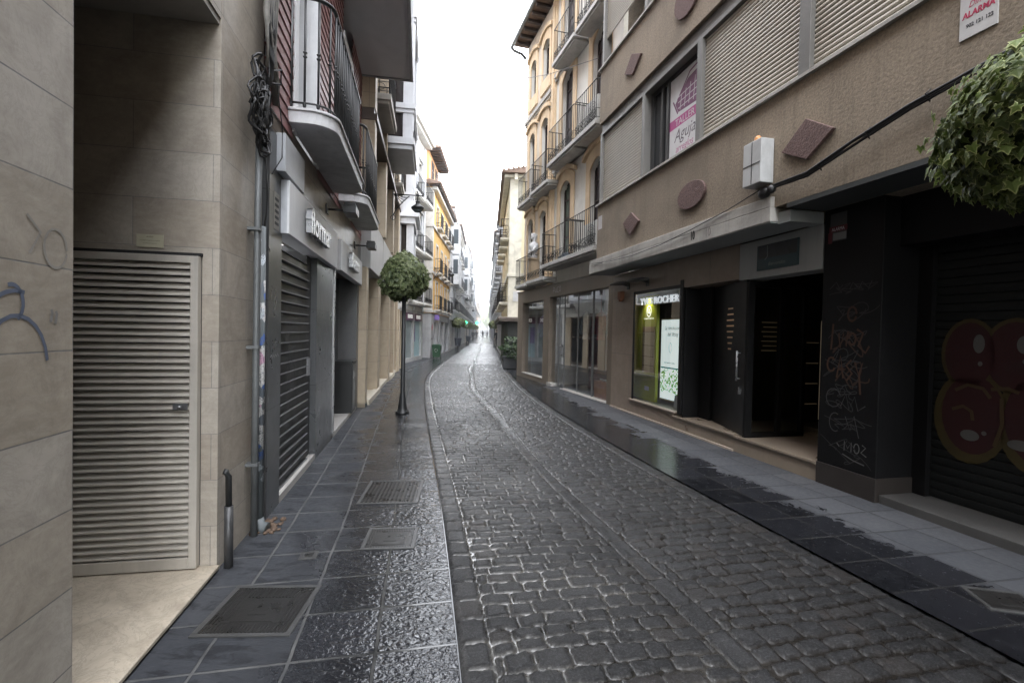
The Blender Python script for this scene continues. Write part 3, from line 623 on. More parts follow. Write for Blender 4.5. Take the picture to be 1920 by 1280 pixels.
# ------------------------------------------------------------------ generic pieces for the buildings down the street
def window(mb_new, t, s0, s1, z0, z1, d, fm, gm, fw_=.06, mull=1, trans=1, name='window'):
    m = mb_new()
    m.box(s0, s0+fw_, d-.05, d, z0, z1); m.box(s1-fw_, s1, d-.05, d, z0, z1)
    m.box(s0+fw_, s1-fw_, d-.05, d-.002, z0, z0+fw_*1.4); m.box(s0+fw_, s1-fw_, d-.05, d-.002, z1-fw_, z1)
    for k in range(1, mull+1): c = s0+(s1-s0)*k/(mull+1); m.box(c-fw_*.5, c+fw_*.5, d-.05, d-.003, z0+fw_, z1-fw_)
    for k in range(1, trans+1): c = z0+(z1-z0)*(k/(trans+1))**.8; m.box(s0+fw_, s1-fw_, d-.048, d-.006, c-fw_*.35, c+fw_*.35)
    w = m.build(name, fm, t)
    m = mb_new(); m.quad((s0, d-.03, z0), (s1, d-.03, z0), (s1, d-.03, z1), (s0, d-.03, z1)); m.build('pane', gm, w); return w
def balcony(mb_new, t, s0, s1, d0, d1, z0, th, slabm, railm, rh=.92, pitch=.11, scroll=True, r=.008, mould=True):
    m = mb_new(); m.box(s0, s1, d0, d1, z0+th*.35, z0+th)
    if mould: m.box(s0+.05, s1-.05, d0, d1-.05, z0, z0+th*.349)
    b = m.build('balcony', slabm, t, .008)
    m = mb_new(); a0, a1, e = s0+.04, s1-.04, d1-.04; zb = z0+th
    path = [(a0, d0), (a0, e), (a1, e), (a1, d0)]
    for z, rr_ in ((zb+rh, r*1.7), (zb+.07, r), (zb+.27 if scroll else zb+.1, r)): m.tube([(x, y, z) for x, y in path], rr_, 5)
    for k in range(int((a1-a0)/pitch)+1):
        x = a0+(a1-a0)*k/int((a1-a0)/pitch); m.tube([(x, e, zb), (x, e, zb+rh)], r, 4, False)
    for k in range(int((e-d0)/pitch)+1):
        y = d0+(e-d0)*k/max(1, int((e-d0)/pitch))
        for x in (a0, a1): m.tube([(x, y, zb), (x, y, zb+rh)], r, 4, False)
    if scroll:
        n = int((a1-a0)/.16)
        for k in range(n):
            c = a0+(k+.5)*(a1-a0)/n; m.tube([(c+.07*math.cos(q*PI/4), e, zb+.17+.08*math.sin(q*PI/4)) for q in range(9)], r*.8, 4, False)
            m.tube([(c-.08, e, zb+.25), (c, e, zb+.17), (c+.08, e, zb+.09)], r*.8, 4, False)
        for x in (a0, a1): m.tube([(x, (d0+e)/2+.12*math.cos(q*PI/4), zb+.17+.08*math.sin(q*PI/4)) for q in range(9)], r*.8, 4, False)
    m.build('railing', railm, b); return b
def roof_eave(mb_new, t, s0, s1, d0, d1, z, tile, wood, rise=.5, back=-4):
    m = mb_new(); m.prism([(d1, z+.10), (d1, z+.16), (back, z+.16+rise), (back, z+.02)], 's', s0, s1)
    k = 0
    x = s0+.1
    while x < s1-.05:
        m.tube([(x, d1+.03, z+.17), (x, d1-.7, z+.17+rise*.7/(d1-back)+.02)], .065, 6); x += .21
    r_ = m.build('roof', tile, t)
    m = mb_new(); x = s0+.15
    while x < s1-.1: m.box(x, x+.1, d0, d1-.04, z, z+.095); x += .42
    m.build('rafters', wood, r_); return r_
ROOF = mat('clay roof tile', (.22, .155, .12), .8, .4, 6, .2, 40, .2); RAFTER = mat('dark rafters', (.075, .06, .055), .7)
RAILB = plain('black wrought iron', (.016, .016, .017), .45)
def gen_building(name, label, fr, s0, s1, H, wallm, trimm, floors, ncol, balc, slabm, groundm, gz=3.0, ww=.95, depth=7, eave=0, glass=GLASS_B, fm=None, shop=True, group=None, bd=.45, corn=True, miradors=(), pilasters=False):
    og = (s0, 0, 0); t = thing(name, label, 'building', fr, og, group); nb = lambda: MB(fr, og)
    L_ = s1-s0; cw = L_/ncol; ops = []
    for zi, (a, b) in enumerate(floors):
        for k in range(ncol):
            if (zi, k) in miradors: continue
            c = s0+cw*(k+.5); ops.append((c-ww/2, c+ww/2, a, b))
    m = nb(); m.wall(s0, s1, gz, H, 0, ops, .22); m.quad((s0, 0, gz), (s0, -depth, gz), (s0, -depth, H), (s0, 0, H)); m.quad((s1, 0, gz), (s1, -depth, gz), (s1, -depth, H), (s1, 0, H))
    m.quad((s0, 0, H), (s1, 0, H), (s1, -depth, H), (s0, -depth, H)); m.build('wall', wallm, t, recalc=False)
    for a, b, e, g_ in ops: window(nb, t, a, b, e, g_, -.14, fm or WOODBR, glass, .07)
    m = nb()
    for a, b, e, g_ in ops:
        m.box(a-.14, a-.002, .001, .035, e, g_+.14); m.box(b+.002, b+.14, .001, .035, e, g_+.14); m.box(a-.0015, b+.0015, .001, .034, g_+.002, g_+.14); m.box(a-.17, b+.17, .001, .07, g_+.142, g_+.2)
    for a, b in floors: m.box(s0, s1, .001, .05, a-.36, a-.2)
    if pilasters:
        for k in range(ncol+1): c = min(max(s0+cw*k, s0+.14), s1-.14); m.box(c-.13, c+.13, .001, .055, gz, H-.1)
    m.build('trim', trimm, t)
    if corn:
        m = nb(); m.box(s0-.02, s1+.02, 0, .18, H-.18, H+.02); m.box(s0-.04, s1+.04, 0, .32, H+.021, H+.16); m.build('cornice', trimm, t)
    for zi, (a, b) in enumerate(floors):
        if zi not in balc: continue
        if balc[zi] == 'long': balcony(nb, t, s0+.25, s1-.25, 0, bd, a-.16, .14, slabm, RAILB, pitch=.13, r=.011)
        else:
            for k in range(ncol):
                if (zi, k) in miradors: continue
                c = s0+cw*(k+.5); balcony(nb, t, c-ww*.8, c+ww*.8, 0, bd, a-.16, .14, slabm, RAILB, pitch=.13, r=.011)
    for zi, k in miradors:
        a, b = floors[zi]; c = s0+cw*(k+.5); w_ = cw*.42
        m = nb(); m.box(c-w_, c+w_, 0, .55, a-.3, a+.55); m.box(c-w_, c+w_, 0, .55, b-.05, b+.3)
        for q in (-w_, w_-.1, -.05): m.box(c+q, c+q+.1, .47, .549, a+.55, b-.05)
        for q in (-w_, w_-.1): m.box(c+q, c+q+.1, .0, .08, a+.55, b-.05)
        mi = m.build('mirador', trimm, t)
        m = nb(); m.box(c-w_+.02, c+w_-.02, .02, .5, a+.551, b-.051); m.build('pane', GLASS_B, mi)
    if eave: roof_eave(nb, t, s0-.1, s1+.1, 0, eave, H+(.16 if corn else .02), ROOF, RAFTER)
    # ground floor
    m = nb(); n = max(2, round(L_/2.4)); pw = .35
    sops = [(s0+L_*k/n+pw, s0+L_*(k+1)/n-pw*.2, .12, gz-.55) for k in range(n)]
    m.wall(s0, s1, -.05, gz-.002, .02, sops, .4); m.quad((s0, .02, -.05), (s0, -depth, -.05), (s0, -depth, gz), (s0, .02, gz)); m.build('shopfront', groundm, t, recalc=False)
    for k, q in enumerate(sops): window(nb, t, *q, -.25, plain('dark shop frame', (.05, .05, .052), .4), GLASS_D, .07, 1 if k % 2 else 0, 1, 'shop_window')
    if shop:
        m = nb(); m.box(s0+.3, s1-.3, .021, .10, gz-.5, gz-.12); m.build('fascia', trimm if shop is True else shop, t)
    return t

# ------------------------------------------------------------------ left: sandy stone building with piers
F = FM; og = (-.2, 0, 0); t = thing('stone_pier_building', 'sandy stone building of tall piers with brown shop door, behind the near round tree', 'building', F, og); B_ = lambda: MB(F, og)
BR_FR = mat('brown metal frame', (.085, .06, .05), .45)
PANELG = mat('pale grey panel', (.50, .50, .495), .6, .12, 2)
for a, b, d in ((-.2, .12, .0), (2.05, 2.55, .0), (4.85, 5.3, .02), (6.6, 7.02, .03), (8.2, 8.5, .03)): m = B_(); m.box(a, b, -.5, d, -.05, 2.88); m.build('pier', BEIGE_S, t, .006)
m = B_(); m.box(-.2, 8.5, -.6, -.0, -.05, .10); m.box(.15, 2.5, -.1, .05, -.05, .12); m.box(5.3, 7, -.1, .06, -.05, .13); m.build('step', mat('pale stone step', (.52, .47, .38), .45), t, .006)
for a, b in ((.12, 2.05), (2.55, 4.85), (5.3, 6.6), (7.02, 8.2)):
    window(B_, t, a, b, .12, 2.86, -.32, BR_FR, GLASS_D, .09, 2, 1, 'shop_window')
m = B_(); m.box(.9, 1.0, -.31, -.24, 1.0, 1.25); m.build('door_handle', BLACKMET, t)
m = B_()
for a, b in ((.0, 2.45), (2.55, 4.9), (5.0, 7.6)): m.box(a, b, -.4, .05, 2.881, 3.95)
m.build('band_panel', PANELG, t, .008)
for z0, z1 in ((3.952, 5.85), (6.1, 9), (9.2, 12)):
    for a, b in ((-.2, .12), (2.3, 2.55), (4.7, 5.0), (7.0, 7.6)): m = B_(); m.box(a, b, -.5, .12, z0, z1); m.build('upper_pier', BEIGE_S, t, .006)
m = B_()
for z in (5.86, 9.05): m.box(-.2, 7.6, -.5, .16, z, z+.12); m.box(-.2, 7.6, -.5, .10, z+.121, z+.235)
m.build('cornice', BR_FR, t)
m = B_(); m.box(-.2, 7.6, -.8, -.6, 2.9, 15); m.box(-.2, 7.6, -.6, 0, 12.001, 15); m.build('wall', BEIGE_S, t)
for z0, z1 in ((3.952, 5.85), (6.1, 9)):
    for a, b in ((.12, 2.3), (2.55, 4.7), (5.0, 7.0)): window(B_, t, a, b, z0, z1, -.3, BR_FR, GLASS_D, .08, 1, 1)
balcony(B_, t, .55, 2.3, -.1, .36, 6.56, .2, mat('ivory balcony slab', (.52, .5, .46), .6), RAILB, .95, .2, True, .009)
balcony(B_, t, 5.35, 6.4, -.1, .34, 6.1, .18, mat('ivory balcony slab', (.52, .5, .46), .6), RAILB, .95, .2, True, .009)
IVORY = mat('ivory stucco', (.66, .645, .615), .65, .15, 2.5, .06, 40, .2); IVGREY = mat('pale grey stucco', (.60, .61, .635), .65, .12, 2.5, .06, 40, .2)
def mirador(B_, t, s0, s1, d, z0, z1, sills, arch=False):
    m = B_(); m.box(s0, s1, 0, d, z0, z0+.12); m.box(s0-.05, s1+.05, 0, d+.05, z0+.121, z0+.3)
    for a in sills: m.box(s0-.05, s1+.05, 0, d+.06, a, a+.14); m.box(s0-.02, s1+.02, 0, d+.03, a-.1, a-.001)
    w = .26
    for a, b in ((s0, s0+w), (s1-w, s1)): m.box(a, b, d-w, d, z0+.301, z1); m.box(a+.05, b-.05, d-.01, d+.02, z0+.5, z1-.1)
    for a in (s0+.001, s1-w-.001): m.box(a, a+w, -.05, .09, z0+.301, z1)
    # panels on the pillars, near face
    mi = m.build('mirador', IVGREY, t, .006)
    m = B_(); m.box(s0+.06, s1-.06, .05, d-.06, z0+.302, z1-.01); m.build('pane', glassy('mirador glass', (.035, .03, .03), .06), mi)
    return mi
mirador(B_, t, 2.7, 4.8, .74, 6.37, 14, (7.42, 9.8, 12.2))

# ------------------------------------------------------------------ left: white ornate building with stacked bays, then the white corner shop
F = FM; og = (8.5, 0, 0); t = thing('white_building', 'tall white ornate building with projecting bays behind the first wall lantern', 'building', F, og); B_ = lambda: MB(F, og)
m = B_(); m.box(8.5, 12.6, -6, .0, -.05, 16.5); m.build('wall', IVORY, t)
mi = mirador(B_, t, 8.75, 10.9, .55, 3.0, 5.7, ())
m = B_(); m.box(8.6, 11.05, -.001, .62, 5.701, 5.95); m.box(8.5, 11.15, -.002, .78, 5.951, 6.1); m.box(8.65, 11.0, -.003, .66, 6.101, 6.6); m.build('entablature', IVGREY, t, .01)
m = B_(); m.prism([(0, 2.999), (.5, 2.999), (.12, 2.5), (0, 2.4)], 's', 8.9, 10.7); m.build('corbel', IVORY, t)
mirador(B_, t, 8.85, 10.8, .5, 6.65, 13.5, (8.6, 11.2))
for z in (3.0, 6.0, 9.0, 12): window(B_, t, 11.3, 12.1, z, z+2.1, .02, WOODBR, GLASS_B, .07)
for z in (2.85, 5.85, 8.85): balcony(B_, t, 11.0, 12.4, 0, .5, z, .16, IVORY, RAILB, .9, .13)
for a, b in ((8.6, 9.1), (10.0, 10.4), (11.6, 12.1)): m = B_(); m.box(a, b, 0, .08, 0, 2.4); m.build('pier', BEIGE_S, t)
for a, b in ((9.1, 10), (10.4, 11.6)): window(B_, t, a, b, .1, 2.4, .04, BR_FR, GLASS_D, .08, 1, 1, 'shop_window')
m = B_(); m.box(8.45, 12.7, 0, .5, 16.3, 16.6); m.build('cornice', IVORY, t)

F = FN; og = (.3, 0, 0); t = thing('corner_building', 'white corner building with rounded balconies over a glazed clinic shopfront with purple fascia', 'building', F, og); B_ = lambda: MB(F, og)
ops = [(c-.45, c+.45, z, z+2.1) for z in (3.05, 5.6, 8.3) for c in (1.1, 2.9)]
m = B_(); m.wall(.3, 4.1, 2.6, 11.9, 0, ops, .25); m.quad((4.1, 0, 2.6), (4.1, -6, 2.6), (4.1, -6, 11.9), (4.1, 0, 11.9)); m.quad((.3, 0, 11.9), (4.1, 0, 11.9), (4.1, -6, 11.9), (.3, -6, 11.9)); m.quad((.3, 0, 2.6), (.3, -6, 2.6), (.3, -6, 11.9), (.3, 0, 11.9)); m.build('wall', IVORY, t, recalc=False)
for a, b, e, g_ in ops: window(B_, t, a, b, e, g_, -.15, WOODBR, GLASS_B, .07)
m = B_()
for a, b, e, g_ in ops: m.box(a-.13, a, .001, .06, e, g_+.1); m.box(b, b+.13, .001, .06, e, g_+.1); m.box(a-.2, b+.2, .001, .12, g_+.101, g_+.26)
for c in (.45, 2.0, 3.95): m.box(c-.14, c+.14, .001, .08, 2.6, 11.5)
m.build('trim', IVGREY, t)
for z in (2.84, 5.42, 8.1):
    for c, e in ((1.1, .5), (2.95, .6)): balcony(B_, t, c-.85, c+.95, 0, e, z, .18, IVORY, RAILB, .85, .12)
m = B_(); m.box(.2, 4.25, 0, .35, 11.6, 11.75); m.box(.2, 4.35, -.2, .5, 11.751, 11.95); m.build('cornice', IVORY, t)
m = B_(); m.box(.3, 4.1, -6, .02, -.05, .22); m.box(.3, .5, -.5, .02, .22, 2.6); m.box(1.95, 2.15, -.5, .03, .22, 2.6); m.box(3.75, 4.1, -6, .02, .22, 2.6); m.box(.5, 3.75, -.5, .0, 2.46, 2.6); m.build('shopfront', mat('grey shop stone', (.42, .42, .42), .5), t)
AQUA = mat('frosted aqua window film', (.33, .46, .50), .35, .15, 1.2, .02, 50, 0, bstr=.02)
for a, b, mt in ((.5, 1.95, glassy('grey shop glass', (.22, .26, .27), .1)), (2.15, 3.75, AQUA)):
    m = B_(); m.box(a, b, -.12, -.08, .22, 2.1); m.build('shop_window', mt, t)
m = B_(); m.box(2.35, 2.75, -.079, -.076, 1.0, 1.9); m.build('poster', plain('violet poster', (.18, .15, .32), .5), t)
o_ = (2.1, .02, 2.1); sg = thing('shop_sign', 'purple clinic fascia with white lettering on the white corner building', 'sign', F, o_)
m = MB(F, o_); m.box(.5, 1.94, -.06, .04, 2.1, 2.455); m.box(2.16, 3.74, -.06, .04, 2.1, 2.455); m.build('panel', plain('purple fascia', (.11, .035, .085), .35), sg)
for q in (1.22, 2.95): m = MB(F, o_); letters(m, 'DENTIX', .25, q, .041, 2.2, .006, 1.05, 0, .008); m.build('lettering', emit('white sign letters', (.9, .9, .88), .35), sg)

# ------------------------------------------------------------------ left: yellow building
YEL = mat('yellow ochre plaster', (.68, .415, .13), .8, .15, 1.6, .06, 40, .15); YTR = mat('pale grey trim', (.60, .58, .54), .75)
F = FY; og = (0, 0, 0); t = thing('yellow_building', 'yellow ochre building with grey corner strips, tiled eaves and a roof tower', 'building', F, og); B_ = lambda: MB(F, og)
wins = [(c-.38, c+.38, a, b) for a, b in ((2.95, 4.55), (5.2, 6.8), (7.95, 9.2)) for c in (2.0, 4.3, 6.4, 8.3)]
m = B_(); m.wall(0, 9.4, 2.62, 9.9, 0, wins, .2); m.quad((0, 0, 2.62), (0, -8, 2.62), (0, -8, 9.9), (0, 0, 9.9)); m.quad((9.4, 0, 2.62), (9.4, -8, 2.62), (9.4, -8, 9.9), (9.4, 0, 9.9)); m.build('wall', YEL, t, recalc=False)
m = B_(); m.wall(-.0, 9.4, -.05, 2.618, .02, [(1.2, 2.3, .1, 2.1), (3.2, 4.0, .1, 2.2), (4.6, 6.2, .1, 2.2), (6.9, 8.9, .1, 2.2)], .35); m.quad((0, .02, -.05), (0, -8, -.05), (0, -8, 2.618), (0, .02, 2.618)); m.build('shopfront', mat('grey ground floor plaster', (.42, .42, .43), .8, .25, 1.5, .1, 40, .4), t, recalc=False)
for q in ((1.2, 2.3, .1, 2.1), (3.2, 4.0, .1, 2.2), (4.6, 6.2, .1, 2.2), (6.9, 8.9, .1, 2.2)): window(B_, t, *q, -.2, plain('dark shop frame', (.05, .05, .052), .4), GLASS_D, .07, 1, 1, 'shop_window')
for q in wins: window(B_, t, *q, -.12, WHITEFR, GLASS_B, .06)
m = B_()
m.box(-.03, .4, .001, .04, 2.66, 9.85); m.box(9.0, 9.4, .001, .04, 2.66, 9.85); m.box(-.04, -.001, -.4, .0, 2.66, 9.85)
for z in (2.66, 4.92, 7.6): m.box(-.05, 9.42, .041, .10, z, z+.16); m.box(-.1, -.041, -7, .1, z, z+.16)
for a, b, e, g_ in wins: m.box(a-.12, a, .001, .04, e-.1, g_+.12); m.box(b, b+.12, .001, .04, e-.1, g_+.12); m.box(a, b, .001, .039, g_, g_+.12)
m.build('trim', YTR, t)
for zi, a in enumerate((2.95, 5.2, 7.95)):
    for c in (2.0, 4.3, 6.4, 8.3): balcony(B_, t, c-.62, c+.62, 0, .35, a-.2, .13, YTR, RAILB, .85, .12, r=.011)
m = B_(); m.box(-.1, 9.5, .0, .28, 9.72, 9.9); m.build('cornice', YTR, t)
roof_eave(B_, t, -.4, 9.5, 0, .48, 9.9, ROOF, RAFTER, 1.0, -5)
m = B_(); m.box(.1, 3.9, -4, -.25, 10.1, 12.0); tw = m.build('roof_tower', mat('orange tower cladding', (.62, .33, .15), .7, .15, 4, .05, 60, .2), t)
for a in (.9, 2.4): window(B_, t, a, a+.9, 10.5, 11.7, -.2, WOODBR, GLASS_D, .06)
roof_eave(B_, t, -.2, 4.3, -.25, .4, 12.0, ROOF, RAFTER, .7, -4)
stroke('graffiti', 'red sprayed tag on the grey corner of the yellow building, above the green bin', 'graffiti', FY, .023, [[(.15, 1.75), (.3, 1.9), (.42, 1.72), (.55, 1.92), (.7, 1.75)], [(.2, 1.65), (.45, 1.8), (.72, 1.66)], [(.55, 2.0), (.75, 1.85), (.5, 1.6)]], .05, plain('red spray', (.5, .05, .07), .7))
stroke('graffiti', 'black sprayed scrawl low on the grey corner of the yellow building', 'graffiti', FY, .023, [[(.1+.07*k, 1.05+.12*(k % 2)) for k in range(9)], [(.12, 1.12), (.65, 1.1)]], .04, plain('black spray', (.06, .06, .065), .7))
m = MB(FY, (1.3, .02, 2.2)); m.box(1.3, 1.34, .0, .32, 2.25, 2.55); tag(m.build('hanging_sign', plain('violet sign', (.22, .14, .42), .4)), 'small violet projecting shop sign on the yellow building', 'sign')

# ------------------------------------------------------------------ left row beyond, and the right row beyond
LW = [mat('far white stucco', (.62, .62, .62), .75), mat('far pale grey stucco', (.52, .525, .53), .75), mat('far cool grey stucco', (.47, .48, .50), .75), mat('far ivory stucco', (.60, .57, .52), .75), mat('far peach stucco', (.58, .44, .34), .75), mat('far blue grey stucco', (.45, .49, .54), .75)]  # far stuccos chosen paler, with haze put into their colour
GF = [mat('far shop stone', (.36, .35, .34), .6), mat('far shop dark', (.22, .22, .23), .5), mat('far shop sand', (.42, .37, .31), .6)]
FB = Fr(-4.95, 37.4, -3.2, 1)
def fl(n, z0=3.4, h=2.9, wh=2.0): return [(z0+h*k, z0+h*k+wh) for k in range(n)]
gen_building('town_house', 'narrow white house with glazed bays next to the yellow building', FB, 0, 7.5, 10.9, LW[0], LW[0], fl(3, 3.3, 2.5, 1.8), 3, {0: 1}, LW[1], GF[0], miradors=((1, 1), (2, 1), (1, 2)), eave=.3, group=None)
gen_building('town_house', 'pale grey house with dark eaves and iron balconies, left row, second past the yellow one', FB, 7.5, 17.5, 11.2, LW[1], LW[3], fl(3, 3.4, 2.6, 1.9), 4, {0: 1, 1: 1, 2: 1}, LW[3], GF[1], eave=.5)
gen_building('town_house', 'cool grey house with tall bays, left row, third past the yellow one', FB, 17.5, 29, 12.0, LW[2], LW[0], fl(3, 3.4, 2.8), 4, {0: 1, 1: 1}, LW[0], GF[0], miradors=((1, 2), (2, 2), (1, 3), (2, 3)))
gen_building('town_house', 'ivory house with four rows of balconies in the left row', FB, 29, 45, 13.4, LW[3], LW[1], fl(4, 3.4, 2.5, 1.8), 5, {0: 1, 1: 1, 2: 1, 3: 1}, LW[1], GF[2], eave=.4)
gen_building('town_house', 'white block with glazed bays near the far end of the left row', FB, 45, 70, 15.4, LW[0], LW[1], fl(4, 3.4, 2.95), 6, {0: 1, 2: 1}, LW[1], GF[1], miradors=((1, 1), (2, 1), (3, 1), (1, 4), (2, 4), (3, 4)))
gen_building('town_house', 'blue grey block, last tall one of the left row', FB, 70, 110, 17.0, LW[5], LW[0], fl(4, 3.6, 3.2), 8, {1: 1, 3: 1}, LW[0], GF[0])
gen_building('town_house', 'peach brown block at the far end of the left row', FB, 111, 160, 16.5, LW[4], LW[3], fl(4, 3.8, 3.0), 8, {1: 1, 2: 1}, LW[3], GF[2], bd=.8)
F = FQ; og = (0, 0, 0); CRY = mat('pale yellow plaster', (.66, .58, .385), .8, .12, 1.5, .06, 40, .2); CRT = mat('cream mouldings', (.64, .61, .52), .75)
t = thing('corner_house', 'pale yellow corner house with blank side wall and tiled cornice, right of the street', 'building', F, og); B_ = lambda: MB(F, og)
ops = [(c-.45, c+.45, a, b) for a, b in ((3.1, 5.0), (6.2, 8.1)) for c in (1.5, 3.9, 6.4, 8.8)]
m = B_(); m.wall(0, 10.5, 2.2, 8.9, 0, ops, .2); m.quad((0, 0, 2.2), (0, -8, 2.2), (0, -8, 8.9), (0, 0, 8.9)); m.quad((10.5, 0, 2.2), (10.5, -8, 2.2), (10.5, -8, 8.9), (10.5, 0, 8.9)); m.build('wall', CRY, t, recalc=False)
for q in ops: window(B_, t, *q, -.12, WOODBR, GLASS_D, .06)
m = B_(); m.box(-.035, -.001, -.55, .0, 2.2, 8.75); m.box(-.001, .35, .001, .035, 2.2, 8.75)
m.box(-.08, -.036, -8, .08, 4.2, 4.36); m.box(0, 10.5, .036, .08, 4.2, 4.36); m.box(-.15, -.037, -8, .3, 8.76, 8.9); m.box(-.001, 10.5, .04, .3, 8.76, 8.9)
for k in range(9): m.box(-.3, -.15, -.3-.75*k, -.15-.75*k, 8.62, 8.9)
m.build('trim', CRT, t)
for a in (3.1, 6.2):
    for c in (1.5, 3.9, 6.4, 8.8): balcony(B_, t, c-.75, c+.75, 0, .42, a-.2, .15, CRT, RAILB, .9, .12, r=.011)
m = B_(); m.prism([(.45, 8.92), (.45, 8.98), (-4, 9.9), (-8.3, 8.98), (-8.3, 8.92)], 's', -.4, 10.6)
for k in range(38): y = .35-.22*k; z = 8.99+(.45-y)/4.45*.92 if y > -4 else 9.9-(-4-y)/4.3*.92; m.tube([(-.43, y, z), (-.1, y, z)], .06, 6)
rf = m.build('roof', ROOF, t)
m = B_(); m.box(2.2, 3.0, -1.6, -.9, 9.3, 11.4); m.build('chimney', CRT, rf)
m = B_(); m.box(0, 10.5, -8, .0, -.05, 2.199); m.build('ground_floor', mat('dark shop cladding', (.04, .042, .042), .6, .3, 2), t)
m = B_(); m.box(-.5, 10.6, -2.2, .5, 2.2, 2.3); m.box(-.45, 10.5, -2.1, .42, 2.1, 2.199); m.build('shop_canopy', mat('brown shop canopy', (.17, .14, .125), .6), t, .01)
m = MB(FQ, (0, -.45, 3.2)); m.box(-.06, -.036, -.85, -.2, 3.05, 3.5); o = m.build('street_sign', plain('white tile sign', (.55, .55, .56), .4)); tag(o, 'small white tile street name plate on the pale yellow side wall', 'sign')
FC = Fr(-.75, 33.2, -3.1, -1)
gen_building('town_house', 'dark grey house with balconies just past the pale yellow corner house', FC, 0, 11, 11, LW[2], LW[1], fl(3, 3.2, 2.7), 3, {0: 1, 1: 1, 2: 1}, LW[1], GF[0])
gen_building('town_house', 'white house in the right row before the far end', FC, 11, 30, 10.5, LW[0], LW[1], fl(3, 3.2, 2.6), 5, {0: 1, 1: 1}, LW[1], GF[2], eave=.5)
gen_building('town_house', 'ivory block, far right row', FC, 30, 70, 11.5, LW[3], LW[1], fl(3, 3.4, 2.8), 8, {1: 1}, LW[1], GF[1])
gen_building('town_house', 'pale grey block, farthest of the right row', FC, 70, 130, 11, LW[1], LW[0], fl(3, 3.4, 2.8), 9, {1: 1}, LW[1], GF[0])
FE = Fr(-24, 262, 90, 1)
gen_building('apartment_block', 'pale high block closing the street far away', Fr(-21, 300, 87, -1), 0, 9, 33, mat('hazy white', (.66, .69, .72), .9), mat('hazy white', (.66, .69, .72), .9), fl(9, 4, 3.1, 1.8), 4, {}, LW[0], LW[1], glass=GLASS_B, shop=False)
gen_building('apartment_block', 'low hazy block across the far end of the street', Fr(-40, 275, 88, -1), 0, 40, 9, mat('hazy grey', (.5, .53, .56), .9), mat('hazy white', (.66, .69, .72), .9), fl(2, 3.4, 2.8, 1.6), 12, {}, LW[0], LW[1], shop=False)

# ------------------------------------------------------------------ right: brown rendered building over the shops
F = FR; og = (0, 0, 0); t = thing('rendered_building', 'brown pebble-rendered building with roller blinds and stone ornaments, over the dark shops on the right', 'building', F, og); B_ = lambda: MB(F, og)
REND = mat('brown pebble render', (.34, .28, .212), .9, .42, .7, .85, 38, .55, bstr=1.0)
BLIND = mat('beige roller blind', (.42, .39, .335), .5, .12, 1.2, .05, 40, .2)
FRAMEG = mat('grey aluminium frame', (.16, .155, .145), .45, .15, 3)
CONC = mat('weathered canopy concrete', (.42, .405, .375), .8, .3, 2.5, .15, 40, .6, bstr=.4)
UNDER = mat('canopy underside paint', (.33, .35, .345), .75, .15, 1.5, .05, 40, 0)
ORN = mat('red granite ornament', (.17, .105, .095), .85, .4, 45, .8, 60, 0, bstr=1.0)
STONEP = courses('pinkish shop stone', (.28, .225, .18), (.24, .19, .15), 1.3, 1.2, .004, .45, .5, .12, .35)
m = B_()
for z0, z1 in ((3.09, 4.35), (6.1, 7.24), (9.2, 10.3), (12.2, 13)): m.box(-34, 0, -.1, .5, z0, z1)
m.build('upper_wall', REND, t)
m = B_(); m.box(-34, .0, -.4, -.101, 3.1, 13); m.box(-34, .0, -5, -.001, 3.031, 3.086); m.build('inner_light_block', REND, t)  # unseen sheets added behind the facade to block stray sky light
m = B_()
for z in (4.351, 7.241, 10.301): m.box(-34, .04, .3, .545, z, z+.035)
m.build('sill', CONC, t)
m = B_(); m.box(-11, -.0, .30, .44, 5.86, 6.099); m.box(-11, -.0, .441, .47, 5.86, 5.92); m.box(-11, 0, .30, .44, 8.95, 9.199)
for a, b in ((-1.93, -1.84), (-3.60, -3.48), (-5.49, -5.34), (-7.9, -7.75), (-.08, 0)): m.box(a, b, .3, .475, 4.387, 5.859); m.box(a, b, .3, .475, 7.277, 8.949)
m.build('window_band', FRAMEG, t, .004)
for a, b, z0, z1 in ((-1.838, -.083, 4.388, 5.858), (-5.338, -3.602, 4.388, 5.858), (-7.748, -5.492, 4.388, 5.858), (-1.4, -.083, 7.9, 8.95), (-11, -7.9, 4.388, 5.858), (-5.338, -3.602, 7.278, 8.95)):
    m = B_(); m.corr(a, b, z0, z1, .40, .052, .022); m.build('roller_blind', BLIND, t, recalc=False)
# the uncovered window
m = B_(); m.box(-3.478, -1.932, .28, .34, 4.388, 4.45); m.box(-3.478, -1.932, .28, .34, 5.80, 5.858)
for a in (-3.478, -2.50, -2.32, -2.0): m.box(a, a+(.065 if a != -2.0 else .067), .281, .339, 4.451, 5.799)
w = m.build('window', plain('dark window frame', (.04, .04, .04), .4), t)
m = B_(); m.quad((-3.41, .30, 4.45), (-2.0, .30, 4.45), (-2.0, .30, 5.8), (-3.41, .30, 5.8)); m.build('pane', glassy('window glass upper', (.03, .032, .035), .03), w)
m = B_(); m.box(-3.40, -2.51, .305, .312, 4.46, 5.79); m.build('window_poster', plain('white window poster', (.62, .62, .63), .45), w)
m = B_(); m.box(-3.40, -2.51, .3121, .3128, 4.97, 5.12); m.build('pink_band', plain('magenta print', (.42, .08, .24), .5), w)
m = B_(); m.prism([(-3.30, 5.16), (-2.75, 5.20), (-2.66, 5.36), (-3.0, 5.62), (-3.30, 5.66)], 'd', .3121, .3128)
m.ribbon([(-2.60, 5.42), (-2.74, 5.18)], .03, .3131); m.ribbon([(-2.72, 5.40), (-3.05, 5.70), (-3.3, 5.74)], .03, .3131); m.build('print', plain('plum print', (.16, .05, .12), .5), w)
m = B_()
